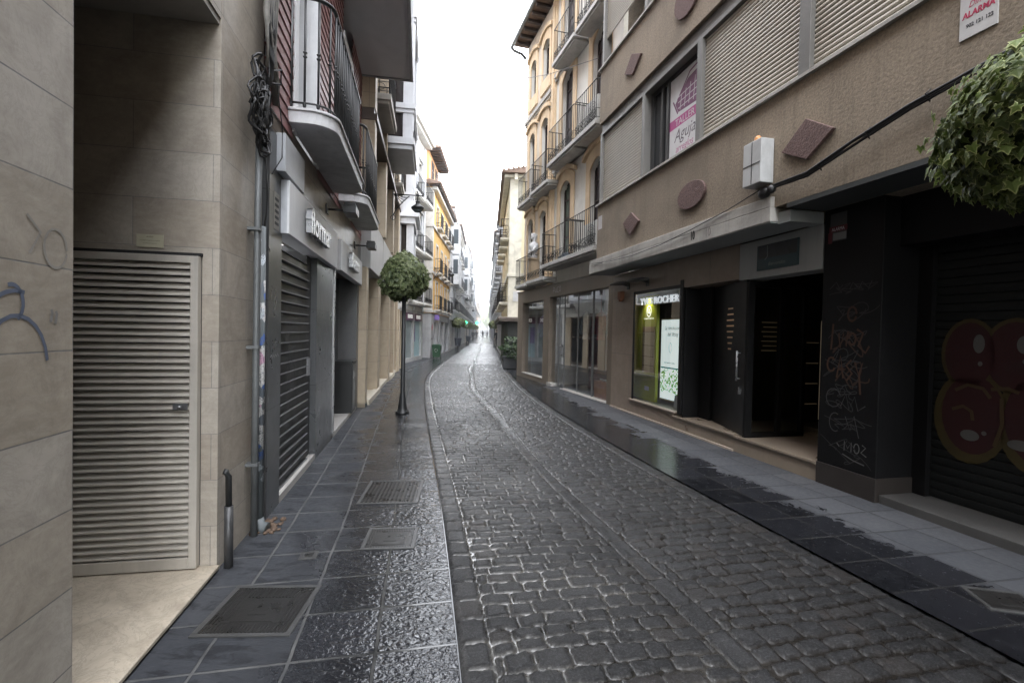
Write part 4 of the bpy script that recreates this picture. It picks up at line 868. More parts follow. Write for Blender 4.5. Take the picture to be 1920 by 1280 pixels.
for k in range(4): m.ribbon([(-2.8-.12*k, 5.22), (-2.84-.12*k, 5.45+.04*k)], .016, .3131)
for k in range(3): m.ribbon([(-2.74, 5.26+.09*k), (-3.28, 5.27+.10*k)], .014, .3132)
m.build('print_lines', plain('pale print', (.55, .5, .54), .5), w)
m = B_(); letters(m, 'TALLER', .15, -2.94, .3129, 4.99, .0004, 1.05); m.build('lettering', plain('white print', (.6, .58, .6), .5), w)
m = B_(); letters(m, 'Aguja', .27, -2.94, .3121, 4.74, .0004, .95, .3); m.build('lettering', plain('grey script print', (.12, .1, .12), .5), w)
m = B_(); letters(m, 'arreglos', .16, -2.94, .3121, 4.56, .0004, .9, .3); m.build('lettering', plain('magenta script', (.42, .1, .25), .5), w)
m = B_(); m.box(-7.8, -1.5, .1, .14, 7.28, 8.95); m.build('window', GLASS_B, t)
m = B_()
for a in (-2.2, -2.9, -1.55): m.box(a, a+.06, .141, .18, 7.28, 8.95)
m.build('window_bar', plain('dark window frame', (.04, .04, .04), .4), t)
# ornaments set on the render
def orn(pts, lab):
    m = B_(); m.prism(pts, 'd', .5005, .54); o = m.build('wall_ornament', ORN, t, .006); o['label'] = lab
orn([(-1.64, 3.845), (-1.94, 3.63), (-1.61, 3.44), (-1.31, 3.71)], 'small red granite lozenge low by the far corner')
orn([(-1.50, 6.78), (-1.86, 6.60), (-1.54, 6.38), (-1.22, 6.55)], 'small red granite lozenge above the window band')
orn([(-5.21, 3.655), (-5.53, 3.895), (-5.87, 3.665), (-5.55, 3.465)], 'large red granite lozenge right of the white box')
orn(arc((-3.50, 3.66), .335, .195, 0, 350, 28), 'red granite oval')
orn(arc((-3.25, 6.66), .32, .28, 0, 350, 28), 'red granite oval on the upper storey')
# canopy
m = B_(); m.box(-5.10, .26, -.0, .56, 2.925, 3.088); m.box(-5.10, .26, .501, .56, 3.0881, 3.21); cn = m.build('canopy', CONC, t, .008)
m = B_(); m.box(-5.09, .25, .01, .55, 2.915, 2.9245); m.box(-5.27, -5.101, -.0, .45, 2.90, 3.03); m.build('canopy_underside', UNDER, t)
m = B_(); letters(m, '10', .17, -3.62, .561, 2.99, .002, .62, 0, .005); m.build('house_number', plain('black number', (.02, .02, .02), .6), cn)
m = B_(); letters(m, '10', .16, -3.97, .561, 2.975, .001, .85); m.build('house_number', plain('faded number', (.2, .19, .18), .7), cn)
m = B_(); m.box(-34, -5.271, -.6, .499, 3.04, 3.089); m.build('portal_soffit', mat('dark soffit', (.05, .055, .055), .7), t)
# ground floor
m = B_(); m.box(-.8, .2, -.04, 0, -.05, 2.913); m.box(-2.47, -.801, -.3, 0, 2.48, 2.913); m.box(-3.9, -2.471, -.5, 0, 2.42, 2.913); m.box(-2.36, -.801, -.5, .0, -.05, .285); m.build('shop_wall', STONEP, t)
m = B_(); m.box(-2.42, -.72, -.1, .035, .286, .315); m.box(-3.9, .18, .001, .03, -.05, .035); m.build('shop_sill', mat('worn sill stone', (.42, .35, .29), .5), t, .004)
m = B_(); m.box(-3.9, -2.361, -1.6, .0, -.05, .215); m.box(-3.92, -2.33, -1.6, .025, .2151, .245); m.box(-5.28, -3.901, -2.2, .0, -.05, .2); m.box(-5.28, -3.921, -2.2, .022, .2001, .232); m.build('step', mat('entrance marble', (.27, .22, .17), .3, .2, 1.5), t, .004)
BLK = mat('black shop metal', (.010, .010, .0105), .45, .3, 2, .1, 60, .2, 0, .25)
m = B_(); m.box(-2.56, -2.47, -.12, .012, .286, 2.55); m.box(-.83, -.80, -.02, .01, .316, 2.48); m.box(-2.47, -.851, -.1, .008, 2.42, 2.479); m.box(-2.9, -2.561, -.35, -.3, .246, 2.419); m.box(-2.6, -2.561, -.3, -.02, .246, 2.4)
m.build('shop_frame', BLK, t, .003)
m = B_(); m.quad((-2.47, -.008, .316), (-.82, -.008, .316), (-.82, -.008, 2.42), (-2.47, -.008, 2.42)); m.build('shop_window', GLASS_S, t)
m = B_(); m.box(-11, .2, -5.0, -4.9, 0, 3.03); m.box(-11, .2, -4.9, -.4, 2.87, 3.03); m.box(.1, .2, -4.9, -.041, 0, 2.86); m.box(-5.6, -5.5, -4.9, -.51, .2, 2.86); m.box(-5.49, .09, -4.89, -.51, .05, .198); m.build('shop_interior', mat('dark shop interior', (.16, .15, .13), .7), t)
m = B_(); m.box(-2.5, -.86, -.9, -.11, .25, .30); m.build('display_floor', mat('display floor', (.12, .12, .1), .4), t)
# angled black door leaf and the glazed one standing open behind it
m = B_(); Pq = lambda k, z, o=0: (-2.72-1.33*k, -.40+.385*k+o, z)
for a, b, z0, z1, o in ((0, 1, .25, 2.40, 0),): 
    for off in (0, -.04): m.quad(Pq(a, z0, off), Pq(b, z0, off), Pq(b, z1, off), Pq(a, z1, off))
    m.quad(Pq(1, z0, 0), Pq(1, z0, -.04), Pq(1, z1, -.04), Pq(1, z1, 0))
dl = m.build('door_leaf', mat('black door panel', (.010, .0102, .0108), .45, .2, 2, .1, 60, .2, 0, .25), t)
m = B_(); m.tube([Pq(.90, 1.0, .06), Pq(.90, 1.42, .06)], .014, 8); m.tube([Pq(.90, 1.03, .06), Pq(.90, 1.03, 0)], .01, 6); m.tube([Pq(.90, 1.39, .06), Pq(.90, 1.39, 0)], .01, 6); m.box(-3.99, -3.96, -.02, .012, .82, .92); m.build('door_handle', CHROME, dl)
WARM = emit('warm lit slat', (1, .62, .28), .55); WARM2 = emit('dim warm reflection', (.9, .6, .34), .07); WARM3 = emit('dimmest warm reflection', (.8, .55, .32), .02)
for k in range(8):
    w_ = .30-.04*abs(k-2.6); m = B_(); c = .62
    A = Pq(c-w_*.35, 2.02-.085*k, .006); Bq = Pq(c+w_*.35, 2.02-.085*k, .006); m.quad(A, Bq, (Bq[0], Bq[1], Bq[2]+.022), (A[0], A[1], A[2]+.022)); m.build('glow_bar', WARM2 if k in (1, 2, 3) else WARM3, dl)  # glowing bars drawn on the leaf as painted warm reflections
m = B_(); s0 = -4.06
for a, b, z0, z1 in ((-.12, -.02, .233, 2.38), (-.98, -.92, .233, 2.38), (-.60, -.54, .233, 2.38), (-.92, -.12, .233, .30), (-.92, -.12, 2.3, 2.38)): m.box(s0-.03, s0+.03, a, b, z0, z1)
gd = m.build('glazed_door', BLK, t)
m = B_(); m.quad((s0, -.92, .3), (s0, -.12, .3), (s0, -.12, 2.3), (s0, -.92, 2.3)); m.build('pane', GLASS_S, gd)
for q in [(-3.2, -3.17, -1.35+.02*(k % 3), -1.02-.03*(k % 2), 1.40+.075*k, 1.412+.075*k) for k in range(7)] + [(-3.3, -3.27, -2.0, -1.72, .55+.33*k, .56+.33*k) for k in range(4)]: m = B_(); m.box(*q); m.build('glow_bar', emit('faint warm slat', (.9, .66, .4), .03), t)
m = B_(); m.box(-3.3, -3.285, -2.055, -2.045, .3, 1.9); m.box(-3.3, -3.285, -1.69, -1.68, .3, 1.9); m.build('lit_shelf', emit('faint shelf edge', (1, .8, .55), .06), t)
m = B_(); m.box(-3.0, -2.95, -2.6, -1.0, .2, 2.85); m.build('back_panel', mat('brown back panel', (.05, .042, .036), .6), t)
# white box over the entrance with a poster
m = B_(); m.box(-5.27, -3.905, -.3, -.002, 2.40, 2.899); m.build('entrance_fascia', mat('white entrance fascia', (.36, .37, .37), .6, .1, 2), t)
m = B_(); m.box(-4.94, -4.26, -.0015, .012, 2.49, 2.815); ps = m.build('entrance_poster', plain('teal poster', (.022, .055, .066), .35), t)
m = B_(); m.box(-4.92, -4.28, .0125, .013, 2.64, 2.81); m.build('picture', mat('dark harbour picture', (.03, .033, .04), .4, .6, 9), ps)
m = B_(); m.ribbon([(-4.44, 2.80), (-4.445, 2.66), (-4.40, 2.62)], .012, .0135); letters(m, 'Bienvenidos', .062, -4.6, .0125, 2.54, .0004, .95, .3); m.build('lettering', plain('grey print', (.16, .2, .21), .5), ps)
# dark pillar and shuttered bay
DARKP = mat('dark painted pillar', (.007, .007, .0075), .5, .3, 1.5, .2, 50, .2, 0, .2)  # dark paint, lowered further so its colour carries the deep shade here
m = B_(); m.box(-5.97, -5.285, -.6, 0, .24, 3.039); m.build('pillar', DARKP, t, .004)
m = B_(); m.box(-5.98, -5.282, -.61, .012, -.05, .239); m.build('pillar_base', mat('brown pillar base', (.03, .025, .022), .5), t, .004)
m = B_(); m.box(-16, -5.981, -.9, -.03, -.05, .085); m.build('threshold', mat('shop threshold stone', (.075, .073, .07), .55, .25), t, .004)
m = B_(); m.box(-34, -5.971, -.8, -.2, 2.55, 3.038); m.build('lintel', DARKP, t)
m = B_(); m.corr(-16, -6.10, .09, 2.549, -.52, .082, .014, ((0, 0), (.1, .8), (.5, 1), (.9, .8))); sh = m.build('roller_shutter', mat('dark shutter paint', (.008, .009, .009), .6, .3, 2, .15, 60, .25, 0, .25), t, recalc=False)  # shutter paint also darkened to put the recess shade into its colour
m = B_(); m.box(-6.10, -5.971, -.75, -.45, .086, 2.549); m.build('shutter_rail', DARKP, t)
# big bubble letters sprayed on the shutter: a yellow rim, a red body, white shines
def blob(cx, cz, rx, rz, k=24): return [(cx+rx*math.cos(2*PI*q/k), cz+rz*math.sin(2*PI*q/k)) for q in range(k)]
def spray(name, col, polys, d, par):
    m = B_()
    for q in polys: m.poly([(a, d, b) for a, b in q])
    return m.build(name, mat(name+' paint', col, .75, .3, 5, .2, 40, 0), par, recalc=False)
SG = 0.0
gr_y = [blob(-6.40, 1.50, .235, .33), blob(-6.74, 1.50, .25, .33), blob(-6.42, .92, .30, .42), blob(-6.95, .95, .33, .45)]
gr_r = [blob(-6.40, 1.50, .20, .295), blob(-6.74, 1.50, .215, .295), blob(-6.44, .95, .25, .36), blob(-6.96, .98, .28, .39)]
spray('graffiti_rim', (.045, .032, .006), gr_y, -.505, sh)
for k, q in enumerate(gr_y): pass
spray('graffiti_body', (.026, .002, .003), gr_r, -.503, sh)
for q in [blob(-6.475, 1.60, .045, .085), blob(-6.49, 1.42, .018, .022), blob(-6.80, 1.60, .05, .075), blob(-6.81, 1.46, .018, .02), blob(-6.43, .76, .075, .05), blob(-6.54, .80, .02, .02), blob(-6.80, .75, .09, .045)]: spray('graffiti_shine', (.10, .10, .096), [q], -.501, sh)
m = B_()
for q in ([(-6.30, 1.16), (-6.40, 1.22), (-6.52, 1.20), (-6.58, 1.12)], [(-6.28, .98), (-6.37, 1.02), (-6.44, .98), (-6.45, .90)], [(-6.58, 1.2), (-6.70, 1.22), (-6.78, 1.19)], [(-6.66, 1.13), (-6.67, .9), (-6.62, .7)]): m.ribbon(q, .03, -.5)
m.build('graffiti_line', plain('ochre spray line', (.05, .03, .009), .7), sh)
# scrawled tags on the pillar
ORG = plain('orange spray', (.045, .021, .011), .85); WSP = plain('white spray', (.04, .04, .04), .85)
stroke('graffiti', 'orange sprayed lettering in two rows on the dark pillar, below a ring', 'graffiti', F, .003,
       [arc((-5.66, 1.88), -.05, .075, 0, 340), [(-5.44, 1.78), (-5.42, 1.50), (-5.49, 1.52)], [(-5.51, 1.68), (-5.53, 1.52), (-5.57, 1.68), (-5.60, 1.54), (-5.62, 1.70)], arc((-5.67, 1.62), .04, .06, 0, 340), [(-5.72, 1.72), (-5.79, 1.68), (-5.74, 1.55), (-5.82, 1.48), (-5.86, 1.55)],
        arc((-5.43, 1.34), -.05, .075, 40, 330), [(-5.50, 1.20), (-5.54, 1.44), (-5.58, 1.20)], [(-5.51, 1.29), (-5.58, 1.30)], [(-5.67, 1.40), (-5.61, 1.34), (-5.68, 1.26), (-5.62, 1.18)], [(-5.71, 1.38), (-5.75, 1.26), (-5.80, 1.38), (-5.76, 1.26), (-5.78, 1.05)]], .022, ORG)
stroke('graffiti', 'thin white looping scrawl in the middle of the dark pillar', 'graffiti', F, .003, [arc((-5.47, .98), -.09, .10, 20, 330), [(-5.56, .90), (-5.62, 1.04), (-5.66, .88), (-5.72, 1.02), (-5.76, .88), (-5.84, .94)], arc((-5.50, .72), -.07, .10, 60, 300), [(-5.62, .80), (-5.68, .66), (-5.72, .82), (-5.78, .6)]], .010, WSP)
stroke('graffiti', 'small white tag letters at the foot of the dark pillar', 'graffiti', F, .003, [[(-5.62, .44), (-5.62, .54), (-5.66, .47), (-5.70, .54), (-5.70, .44)], arc((-5.76, .49), .03, .05, 0, 340), [(-5.82, .54), (-5.86, .52), (-5.81, .46), (-5.87, .43)], [(-5.6, .40), (-5.72, .36), (-5.85, .34)], [(-5.56, .47), (-5.53, .50)]], .010, plain('pale spray bright', (.09, .09, .088), .75))
stroke('graffiti', 'row of faint white marks high on the dark pillar', 'graffiti', F, .003, [[(-5.38-.04*k, 2.16+.035*((k*7) % 3)) for k in range(5)], [(-5.62-.035*k, 2.14+.035*((k*5) % 3)) for k in range(8)]], .008, plain('faint spray', (.035, .035, .035), .75))
rnd = random.Random(31)
def scribble(cx, cz, w, h, n):
    a0, f1, f2 = rnd.uniform(0, 6), rnd.uniform(1.2, 2.6), rnd.uniform(2.2, 4.4)
    return [(cx - w*(k/n-.5) + w*.22*math.sin(f2*6.28*k/n+a0), cz + h*.5*math.sin(f1*6.28*k/n+a0*2) + h*.2*math.sin(f2*9*k/n)) for k in range(n+1)]
stroke('graffiti', 'tangle of faint grey scribbles spread over the whole dark pillar', 'graffiti', F, .0025, [scribble(-5.62+rnd.uniform(-.1, .1), .4+.12*k+rnd.uniform(-.05, .05), rnd.uniform(.22, .42), rnd.uniform(.06, .14), 30) for k in range(16)], .008, plain('grey scribble', (.026, .026, .026), .85))
stroke('graffiti', 'broad dull orange squiggle behind the sprayed lettering on the dark pillar', 'graffiti', F, .002, [scribble(-5.63, 1.58, .34, .2, 36), scribble(-5.66, 1.24, .3, .22, 36)], .016, plain('dull orange scribble', (.03, .015, .009), .85))
# security stickers on the pillar
m = MB(F, (-5.42, 0, 2.8)); m.box(-5.56, -5.36, .001, .004, 2.68, 2.98); o = m.build('sticker', plain('grey sticker', (.05, .05, .05), .5)); tag(o, 'stack of security stickers high on the dark pillar', 'sticker')
m = MB(F, (-5.42, 0, 2.8)); m.box(-5.57, -5.35, .0045, .006, 2.78, 2.84); m.box(-5.39, -5.34, .0045, .006, 2.66, 2.779); m.build('red_strip', plain('red strip', (.09, .01, .015), .5), o)
m = MB(F, (-5.42, 0, 2.8)); m.box(-5.56, -5.40, .0045, .006, 2.69, 2.765); m.build('white_strip', plain('white strip', (.2, .2, .2), .5), o)
m = MB(F, (-5.42, 0, 2.8)); letters(m, 'ALARMA', .05, -5.46, .0062, 2.79, .0004, .8); m.build('lettering', plain('white print', (.6, .58, .6), .5), o)

# inside the lit shop window: things standing there
o_ = (-.9, -.25, .30); dp = thing('display_panel', 'lime green lit panel with round emblem and price board inside the lit shop window', 'display', F, o_)
LIME = mat('lime panel', (.36, .40, .02), .5, .1, 2, 0, 50, 0, bstr=0)
m = MB(F, o_); m.box(-1.27, .08, -.31, -.25, .302, 2.40); m.build('panel', LIME, dp)
m = MB(F, o_)
m.ribbon(arc((-.97, 2.09), .085, .105, 0, 360, 28), .022, -.246); m.ribbon([(-1.02, 2.05), (-.98, 2.13), (-.91, 2.15), (-.93, 2.06), (-1.02, 2.05)], .02, -.2455); m.ribbon([(-1.01, 2.03), (-.92, 2.13)], .012, -.2445)
m.build('emblem', emit('white emblem', (1, 1, .92), 1.0), dp)
m = MB(F, o_); letters(m, 'LA BEAUTÉ VÉGÉTALE', .04, -.97, -.249, 1.93, .001); m.build('lettering', emit('white emblem', (1, 1, .92), 1.0), dp)
m = MB(F, o_); m.box(-1.22, -.76, -.249, -.235, .87, 1.78); bd_ = m.build('price_board', mat('cream price board', (.56, .48, .35), .6, .15, 4), dp)
m = MB(F, o_); m.box(-1.22, -.76, -.2349, -.232, 1.68, 1.78); m.build('board_header', plain('kraft header', (.38, .25, .13), .6), bd_)
m = MB(F, o_)
for z in (1.0, 1.18, 1.40, 1.67): m.box(-1.21, -.77, -.234, -.230, z, z+.008)
m.build('board_line', DARKGAP, bd_)
m = MB(F, o_); m.box(-1.27, -.34, -.249, -.16, .80, .82); m.build('ledge', plain('olive ledge', (.12, .13, .03), .5), dp)
m = MB(F, o_); m.box(-1.04, -.88, -.248, -.24, .50, .58); m.build('socket', plain('white socket', (.5, .5, .48), .5), dp)
spd = bpy.data.lights.new('shop_spot', 'SPOT'); spd.energy = 22; spd.color = (1, .93, .66); spd.spot_size = R_(95); spd.spot_blend = .7; spd.shadow_soft_size = .03
sp_ = bpy.data.objects.new('shop_spot', spd); COL.objects.link(sp_); sp_.location = F.w(-.97, -.17, 2.40); sp_.rotation_euler = (F.n*-.22 + Vector((0, 0, -1))).to_track_quat('-Z', 'Y').to_euler()
o_ = (-1.52, -.1, 2.2); ss = thing('shop_sign', 'white lit capital letters hung along the top of the lit shop window', 'sign', F, o_)
m = MB(F, o_); letters(m, 'YVES ROCHER', .185, -1.56, -.12, 2.215, .012, 1.16, 0, .002); m.build('lettering', emit('lit white letters', (.92, .95, 1), .62), ss)
m = MB(F, o_); m.box(-2.40, -1.30, -.16, -.15, 2.20, 2.36); m.build('backing', glassy('dark sign backing', (.03, .032, .03), .1), ss)
m = MB(F, o_)
for s in (-2.2, -.95): m.tube([(s, -.14, 2.36), (s, -.14, 2.86)], .006, 5)
m.build('hanger', BLACKMET, ss)
o_ = (-1.62, -.38, .3); lb = thing('poster_lightbox', 'tall lit white poster with green leaves, inside the lit shop window', 'poster', F, o_)
m = MB(F, o_); m.box(-2.02, -1.26, -.42, -.36, .36, 1.94); m.build('frame', plain('pale wood frame', (.3, .24, .16), .5), lb)
m = MB(F, o_); m.box(-2.0, -1.285, -.359, -.352, .40, 1.91); m.build('poster_sheet', emit('lit poster', (.84, .93, .93), .85), lb)
m = MB(F, o_); rnd = random.Random(21)
for k in range(110):
    s, z = -1.31-rnd.random()**1.1*.66, .55+rnd.random()*.38+.12*(rnd.random()-.5); a = rnd.uniform(0, 6.28); l = rnd.uniform(.025, .05); dd = -.3505-.000005*k+.002
    m.poly([(s+math.cos(a)*l, dd, z+math.sin(a)*l), (s+math.cos(a+1.57)*l*.4, dd, z+math.sin(a+1.57)*l*.4), (s-math.cos(a)*l, dd, z-math.sin(a)*l), (s-math.cos(a+1.57)*l*.4, dd, z-math.sin(a+1.57)*l*.4)])
m.build('printed_leaves', emit('printed green leaves', (.16, .42, .05), .38), lb)
m = MB(F, o_); letters(m, 'La revolución', .11, -1.66, -.351, 1.72, .0005, .85, .25); letters(m, 'del lifting', .11, -1.68, -.351, 1.60, .0005, .9, .25); letters(m, 'ANTI-EDAD GLOBAL', .04, -1.6, -.351, 1.08, .0005)
m.build('lettering', plain('grey poster print', (.2, .21, .22), .6), lb)
m = MB(F, o_); m.ribbon(arc((-1.62, 1.38), .05, .09, 60, 400, 18), .010, -.3505); m.build('printed_ring', plain('grey poster print', (.2, .21, .22), .6), lb)
m = MB(F, o_); m.box(-1.99, -1.30, -.3515, -.3505, .985, 1.01); m.build('printed_band', emit('teal band', (.02, .25, .27), .3), lb)
m = MB(F, (-2.0, -.2, .3)); m.prism([(-2.08, .301), (-1.95, .301), (-1.99, .54), (-2.12, .54)], 'd', -.26, -.24); tag(m.build('price_card', plain('grey price card', (.28, .29, .3), .5)), 'small leaning grey card on the floor of the lit shop window', 'card')
for k in range(6):
    m = MB(F, (-1.75, -1.0, .4)); m.box(-1.9, -1.66, -1.15, -1.12, .5+.25*k, .52+.25*k)
    for q in range(4): m.lathe((-1.87+.055*q, -1.1, .521+.25*k), [(.018, 0), (.018, .07), (.008, .09), (.008, .11)], 8)
    o = m.build('product_shelf', mat('mixed bottles', (.16, .10, .07), .4, .6, 18)); tag(o, 'shelf of small bottles seen behind the lime panel in the lit shop', 'shelf', 'bottle shelves behind the lime panel')
for s, d0, lab, a in ((-.55, .02, 'black blade-shaped fitting under the canopy left of the lit shop window, nearest the corner', -.1), (-1.35, .02, 'black blade-shaped fitting under the canopy above the lit lettering', -.1)):
    o_ = (s, 0, 2.62); fx = thing('wall_lamp', lab, 'lamp', F, o_)
    m = MB(F, o_); m.ball((s, .22, 2.66), .2, 14, 8, (1.9, .75, .16)); m.build('shade', plain('black lamp shade', (.014, .014, .015), .35), fx)
    m = MB(F, o_); m.tube([(s, 0, 2.62), (s, .2, 2.66)], .018, 6); m.box(s-.05, s+.05, .001, .02, 2.55, 2.68); m.build('arm', BLACKMET, fx)
m = MB(F, (-.3, .0, 2.4)); m.box(-.36, -.22, .001, .09, 2.36, 2.52); m.lathe((-.29, .05, 2.31), [(.035, 0), (.05, .05)], 10); tag(m.build('alarm_box', plain('rusty orange box', (.24, .10, .05), .6)), 'small rusty orange box at the corner below the blade lamp', 'box')

# things fixed to the rendered wall
o_ = (-5.0, .5, 3.35); ub = thing('junction_box', 'white metal junction box with an orange lamp on top, on the brown render', 'box', F, o_)
m = MB(F, o_); m.box(-5.07, -4.78, .505, .68, 3.37, 3.87); m.build('body', mat('scuffed white metal', (.5, .51, .51), .5, .15, 4, .1, 50, .4), ub, .008)
m = MB(F, o_); m.box(-5.06, -4.79, .681, .685, 3.60, 3.606); m.box(-4.93, -4.924, .681, .685, 3.38, 3.86); m.build('seam', DARKGAP, ub)
m = MB(F, o_); m.lathe((-4.92, .6, 3.87), [(.035, 0), (.04, .02), (.038, .055), (.02, .075)], 12); m.build('lamp', plain('orange lamp', (.6, .28, .1), .3), ub)
m = MB(F, (-5.2, .52, 3.3)); rnd = random.Random(4)
for k in range(7):
    o1, o2 = rnd.uniform(-.02, .02), rnd.uniform(-.018, .018)
    m.tube([(-5.0, .55+o1*.5, 3.32+o2), (-5.15, .57, 3.30+o1), (-5.6, .565+o2*.6, 3.30+o2*1.2+.0), (-6.1, .56+o1*.5, 3.42+o1*1.3), (-6.6, .56+o2*.5, 3.53+o2*1.2), (-7.2, .56, 3.60+o1), (-9, .56, 3.66+o2)], rnd.uniform(.009, .014), 6)
m.ball((-5.0, .56, 3.27), .07, 8, 6, (1.2, .8, 1)); m.ball((-5.12, .57, 3.28), .05, 8, 6)
for s, z in ((-5.75, 3.34), (-6.25, 3.46), (-6.75, 3.56)): m.tube([(s, .54, z-.05), (s-.005, .6, z), (s, .54, z+.05)], .006, 5)
tag(m.build('cable_bundle', plain('black cable', (.015, .015, .016), .5)), 'black bundle of cables sweeping up the brown render behind the ivy ball', 'cable')
m = MB(F, (-3, .6, 3)); m.tube([(-4.95, .56, 3.33), (-4.4, .57, 3.23), (-3.6, .585, 3.13), (-2.8, .585, 3.06), (-1.8, .585, 3.03), (-.9, .585, 3.06), (.1, .575, 3.14)], .0065, 5)
tag(m.build('cable', plain('black cable', (.015, .015, .016), .5)), 'single thin cable sagging along the canopy edge past the house number', 'cable')
m = MB(F, (-7, .5, 4)); m.box(-7.16, -6.92, .501, .512, 3.88, 4.4); al = m.build('alarm_sign', plain('white alarm sign', (.55, .55, .55), .45)); tag(al, 'white alarm company sign with red lettering, at the upper right', 'sign')
m = MB(F, (-7, .5, 4)); letters(m, 'ALARMA', .062, -7.04, .5125, 4.03, .0005, .85, .1, .002); letters(m, 'Dinor', .06, -7.04, .5125, 4.10, .0005, .9, .3); m.build('lettering', plain('red alarm print', (.45, .03, .09), .5), al)
m = MB(F, (-7, .5, 4)); letters(m, '902 121 122', .038, -7.05, .5125, 3.955, .0005, .9, 0, .001); m.box(-7.1, -6.98, .5125, .514, 4.19, 4.32); m.build('lettering', plain('black alarm print', (.04, .04, .05), .5), al)
m = MB(F, (-.15, .5, 3.9)); m.box(-.25, -.06, .501, .506, 3.84, 4.12); tag(m.build('notice', plain('faded paper notice', (.46, .44, .44), .6)), 'small faded paper notice at the far corner of the brown render', 'sign')

# ------------------------------------------------------------------ right: cream and ochre balconied building
F = FX; og = (-.3, 0, 0); t = thing('balconied_building', 'cream and ochre building with arched balcony doors over a brown-framed shop', 'building', F, og); B_ = lambda: MB(F, og)
CREAM = mat('cream stucco', (.76, .74, .69), .8, .15, 1.5, .08, 40, .35); OCH = mat('ochre surround', (.70, .54, .36), .8, .18, 2, .08, 40, .25); OCH2 = mat('dusky ochre stucco', (.66, .58, .49), .8, .15, 2, .08, 40, .3)
BALC = mat('grey balcony stone', (.48, .475, .46), .75, .2, 3, .1, 40, .5)
near = [(.40, 1.20), (2.43, 3.23)]; far = [(4.40, 5.02), (5.68, 6.27)]
ops = []
for a, b in near: ops += [(a, b, 3.62, 5.95), (a, b, 6.72, 9.12), (a, b, 9.5, 11.6)]
for a, b in far: ops += [(a, b, 3.36, 5.55), (a, b, 6.22, 8.5), (a, b, 9.75, 11.0)]
m = B_(); m.wall(-.3, 6.74, 3.05, 11.85, 0, ops, .2); m.quad((6.74, 0, 3.05), (6.74, -7, 3.05), (6.74, -7, 11.85), (6.74, 0, 11.85)); m.quad((-.3, 0, 11.85), (6.74, 0, 11.85), (6.74, -7, 11.85), (-.3, -7, 11.85))
# segmental arch heads fill the upper corners
for a, b, e, g_ in ops:
    n = 10; rise = .22 if b < 4 else .16; c = (a+b)/2
    for k in range(n):
        x0, x1 = a+(b-a)*k/n, a+(b-a)*(k+1)/n; y = lambda x: g_-rise*((x-c)/((b-a)/2))**2
        m.poly([(x0, -.001, y(x0)), (x1, -.001, y(x1)), (x1, -.001, g_), (x0, -.001, g_)]); m.poly([(x0, -.001, y(x0)), (x1, -.001, y(x1)), (x1, -.2, y(x1)), (x0, -.2, y(x0))])
m.build('wall', CREAM, t, recalc=False)
m = B_(); m.box(4.12, 6.735, .001, .012, 3.05, 11.8); fo = m; 
# far part of the facade is a duskier plane with its own openings
fo = B_(); fo.wall(4.12, 6.735, 3.05, 11.8, .012, [q for q in ops if q[0] > 4], .01); fo.build('far_wall', OCH2, t, recalc=False)
m = B_()
for a, b, e, g_ in ops:
    rise = .22 if b < 4 else .16; c = (a+b)/2; wd = .22 if b < 4 else .13; d1 = .05
    m.box(a-wd, a-.001, .013, d1, e, g_-rise); m.box(b+.001, b+wd, .013, d1, e, g_-rise)
    n = 10; y = lambda x, o: g_+o-rise*((x-c)/((b-a)/2))**2
    for (o0, o1, dd, ex) in ((.001, .30, d1, wd), (.301, .42, d1+.06, wd+.14)):
        lo, hi = a-ex, b+ex; P0 = [(lo+(hi-lo)*k/n) for k in range(n+1)]
        f_ = lambda x, o: g_+o-rise*((x-c)/((hi-lo)/2))**2*1.0
        for x0, x1 in zip(P0, P0[1:]):
            if o0 < .1: m.prism([(x0, max(g_-rise, y(x0, 0)) if a < (x0+x1)/2 < b else g_-rise), (x1, max(g_-rise, y(x1, 0)) if a < (x0+x1)/2 < b else g_-rise), (x1, f_(x1, o1)), (x0, f_(x0, o1))], 'd', .013, dd)
            else: m.prism([(x0, f_(x0, o0)), (x1, f_(x1, o0)), (x1, f_(x1, o1)), (x0, f_(x0, o1))], 'd', .013, dd)
    if 9.6 < e < 9.8: m.box(a-.15, b+.15, .013, .07, e-.4, e-.01)
m.build('window_surround', OCH, t, recalc=True)
m = B_(); m.box(3.78, 4.11, .001, .06, 3.05, 11.8); m.box(3.86, 4.03, .061, .09, 3.2, 11.7); m.build('pilaster', OCH, t)
m = B_()
for z, a, b in ((6.42, -.3, 3.77), (6.08, 4.13, 6.74), (9.28, -.3, 3.77), (9.05, 4.13, 6.74)): m.box(a, b, .014, .10, z, z+.12); m.box(a, b, .014, .06, z-.08, z-.001)
m.build('string_course', mat('grey moulding', (.45, .44, .42), .75), t)
DOORW = mat('dark door wood', (.045, .034, .03), .5, .3, 6)
for a, b, e, g_ in ops:
    gl = glassy('green curtain glass', (.13, .17, .14), .06) if (a, e) == (2.43, 3.62) else glassy('violet grey glass', (.10, .09, .10), .05)
    window(B_, t, a, b, e, g_, -.10, DOORW, gl, .07, 1, 3, 'balcony_door' if e < 9.6 else 'window')
for a, b, z, sc in ((1.62, 3.62, 3.46, 1), (.0, 1.60, 3.46, 1), (1.36, 3.25, 6.34, 1), (.05, 1.34, 6.34, 1), (1.45, 3.0, 9.1, 1), (.0, 1.36, 9.1, 1)): balcony(B_, t, a, b, 0, .47, z, .16, BALC, RAILB, .93, .105, True, .0075)
for a, b, z in ((3.45, 5.18, 3.14), (5.28, 6.5, 3.10), (3.3, 4.95, 5.98), (5.0, 6.4, 5.90)): balcony(B_, t, a if a > 3.4 else 3.35, b, 0, .42, z, .15, BALC, RAILB, .9, .105, True, .0075)
roof_eave(B_, t, -.3, 6.95, .0, .5, 11.87, ROOF, RAFTER, .9, -6)
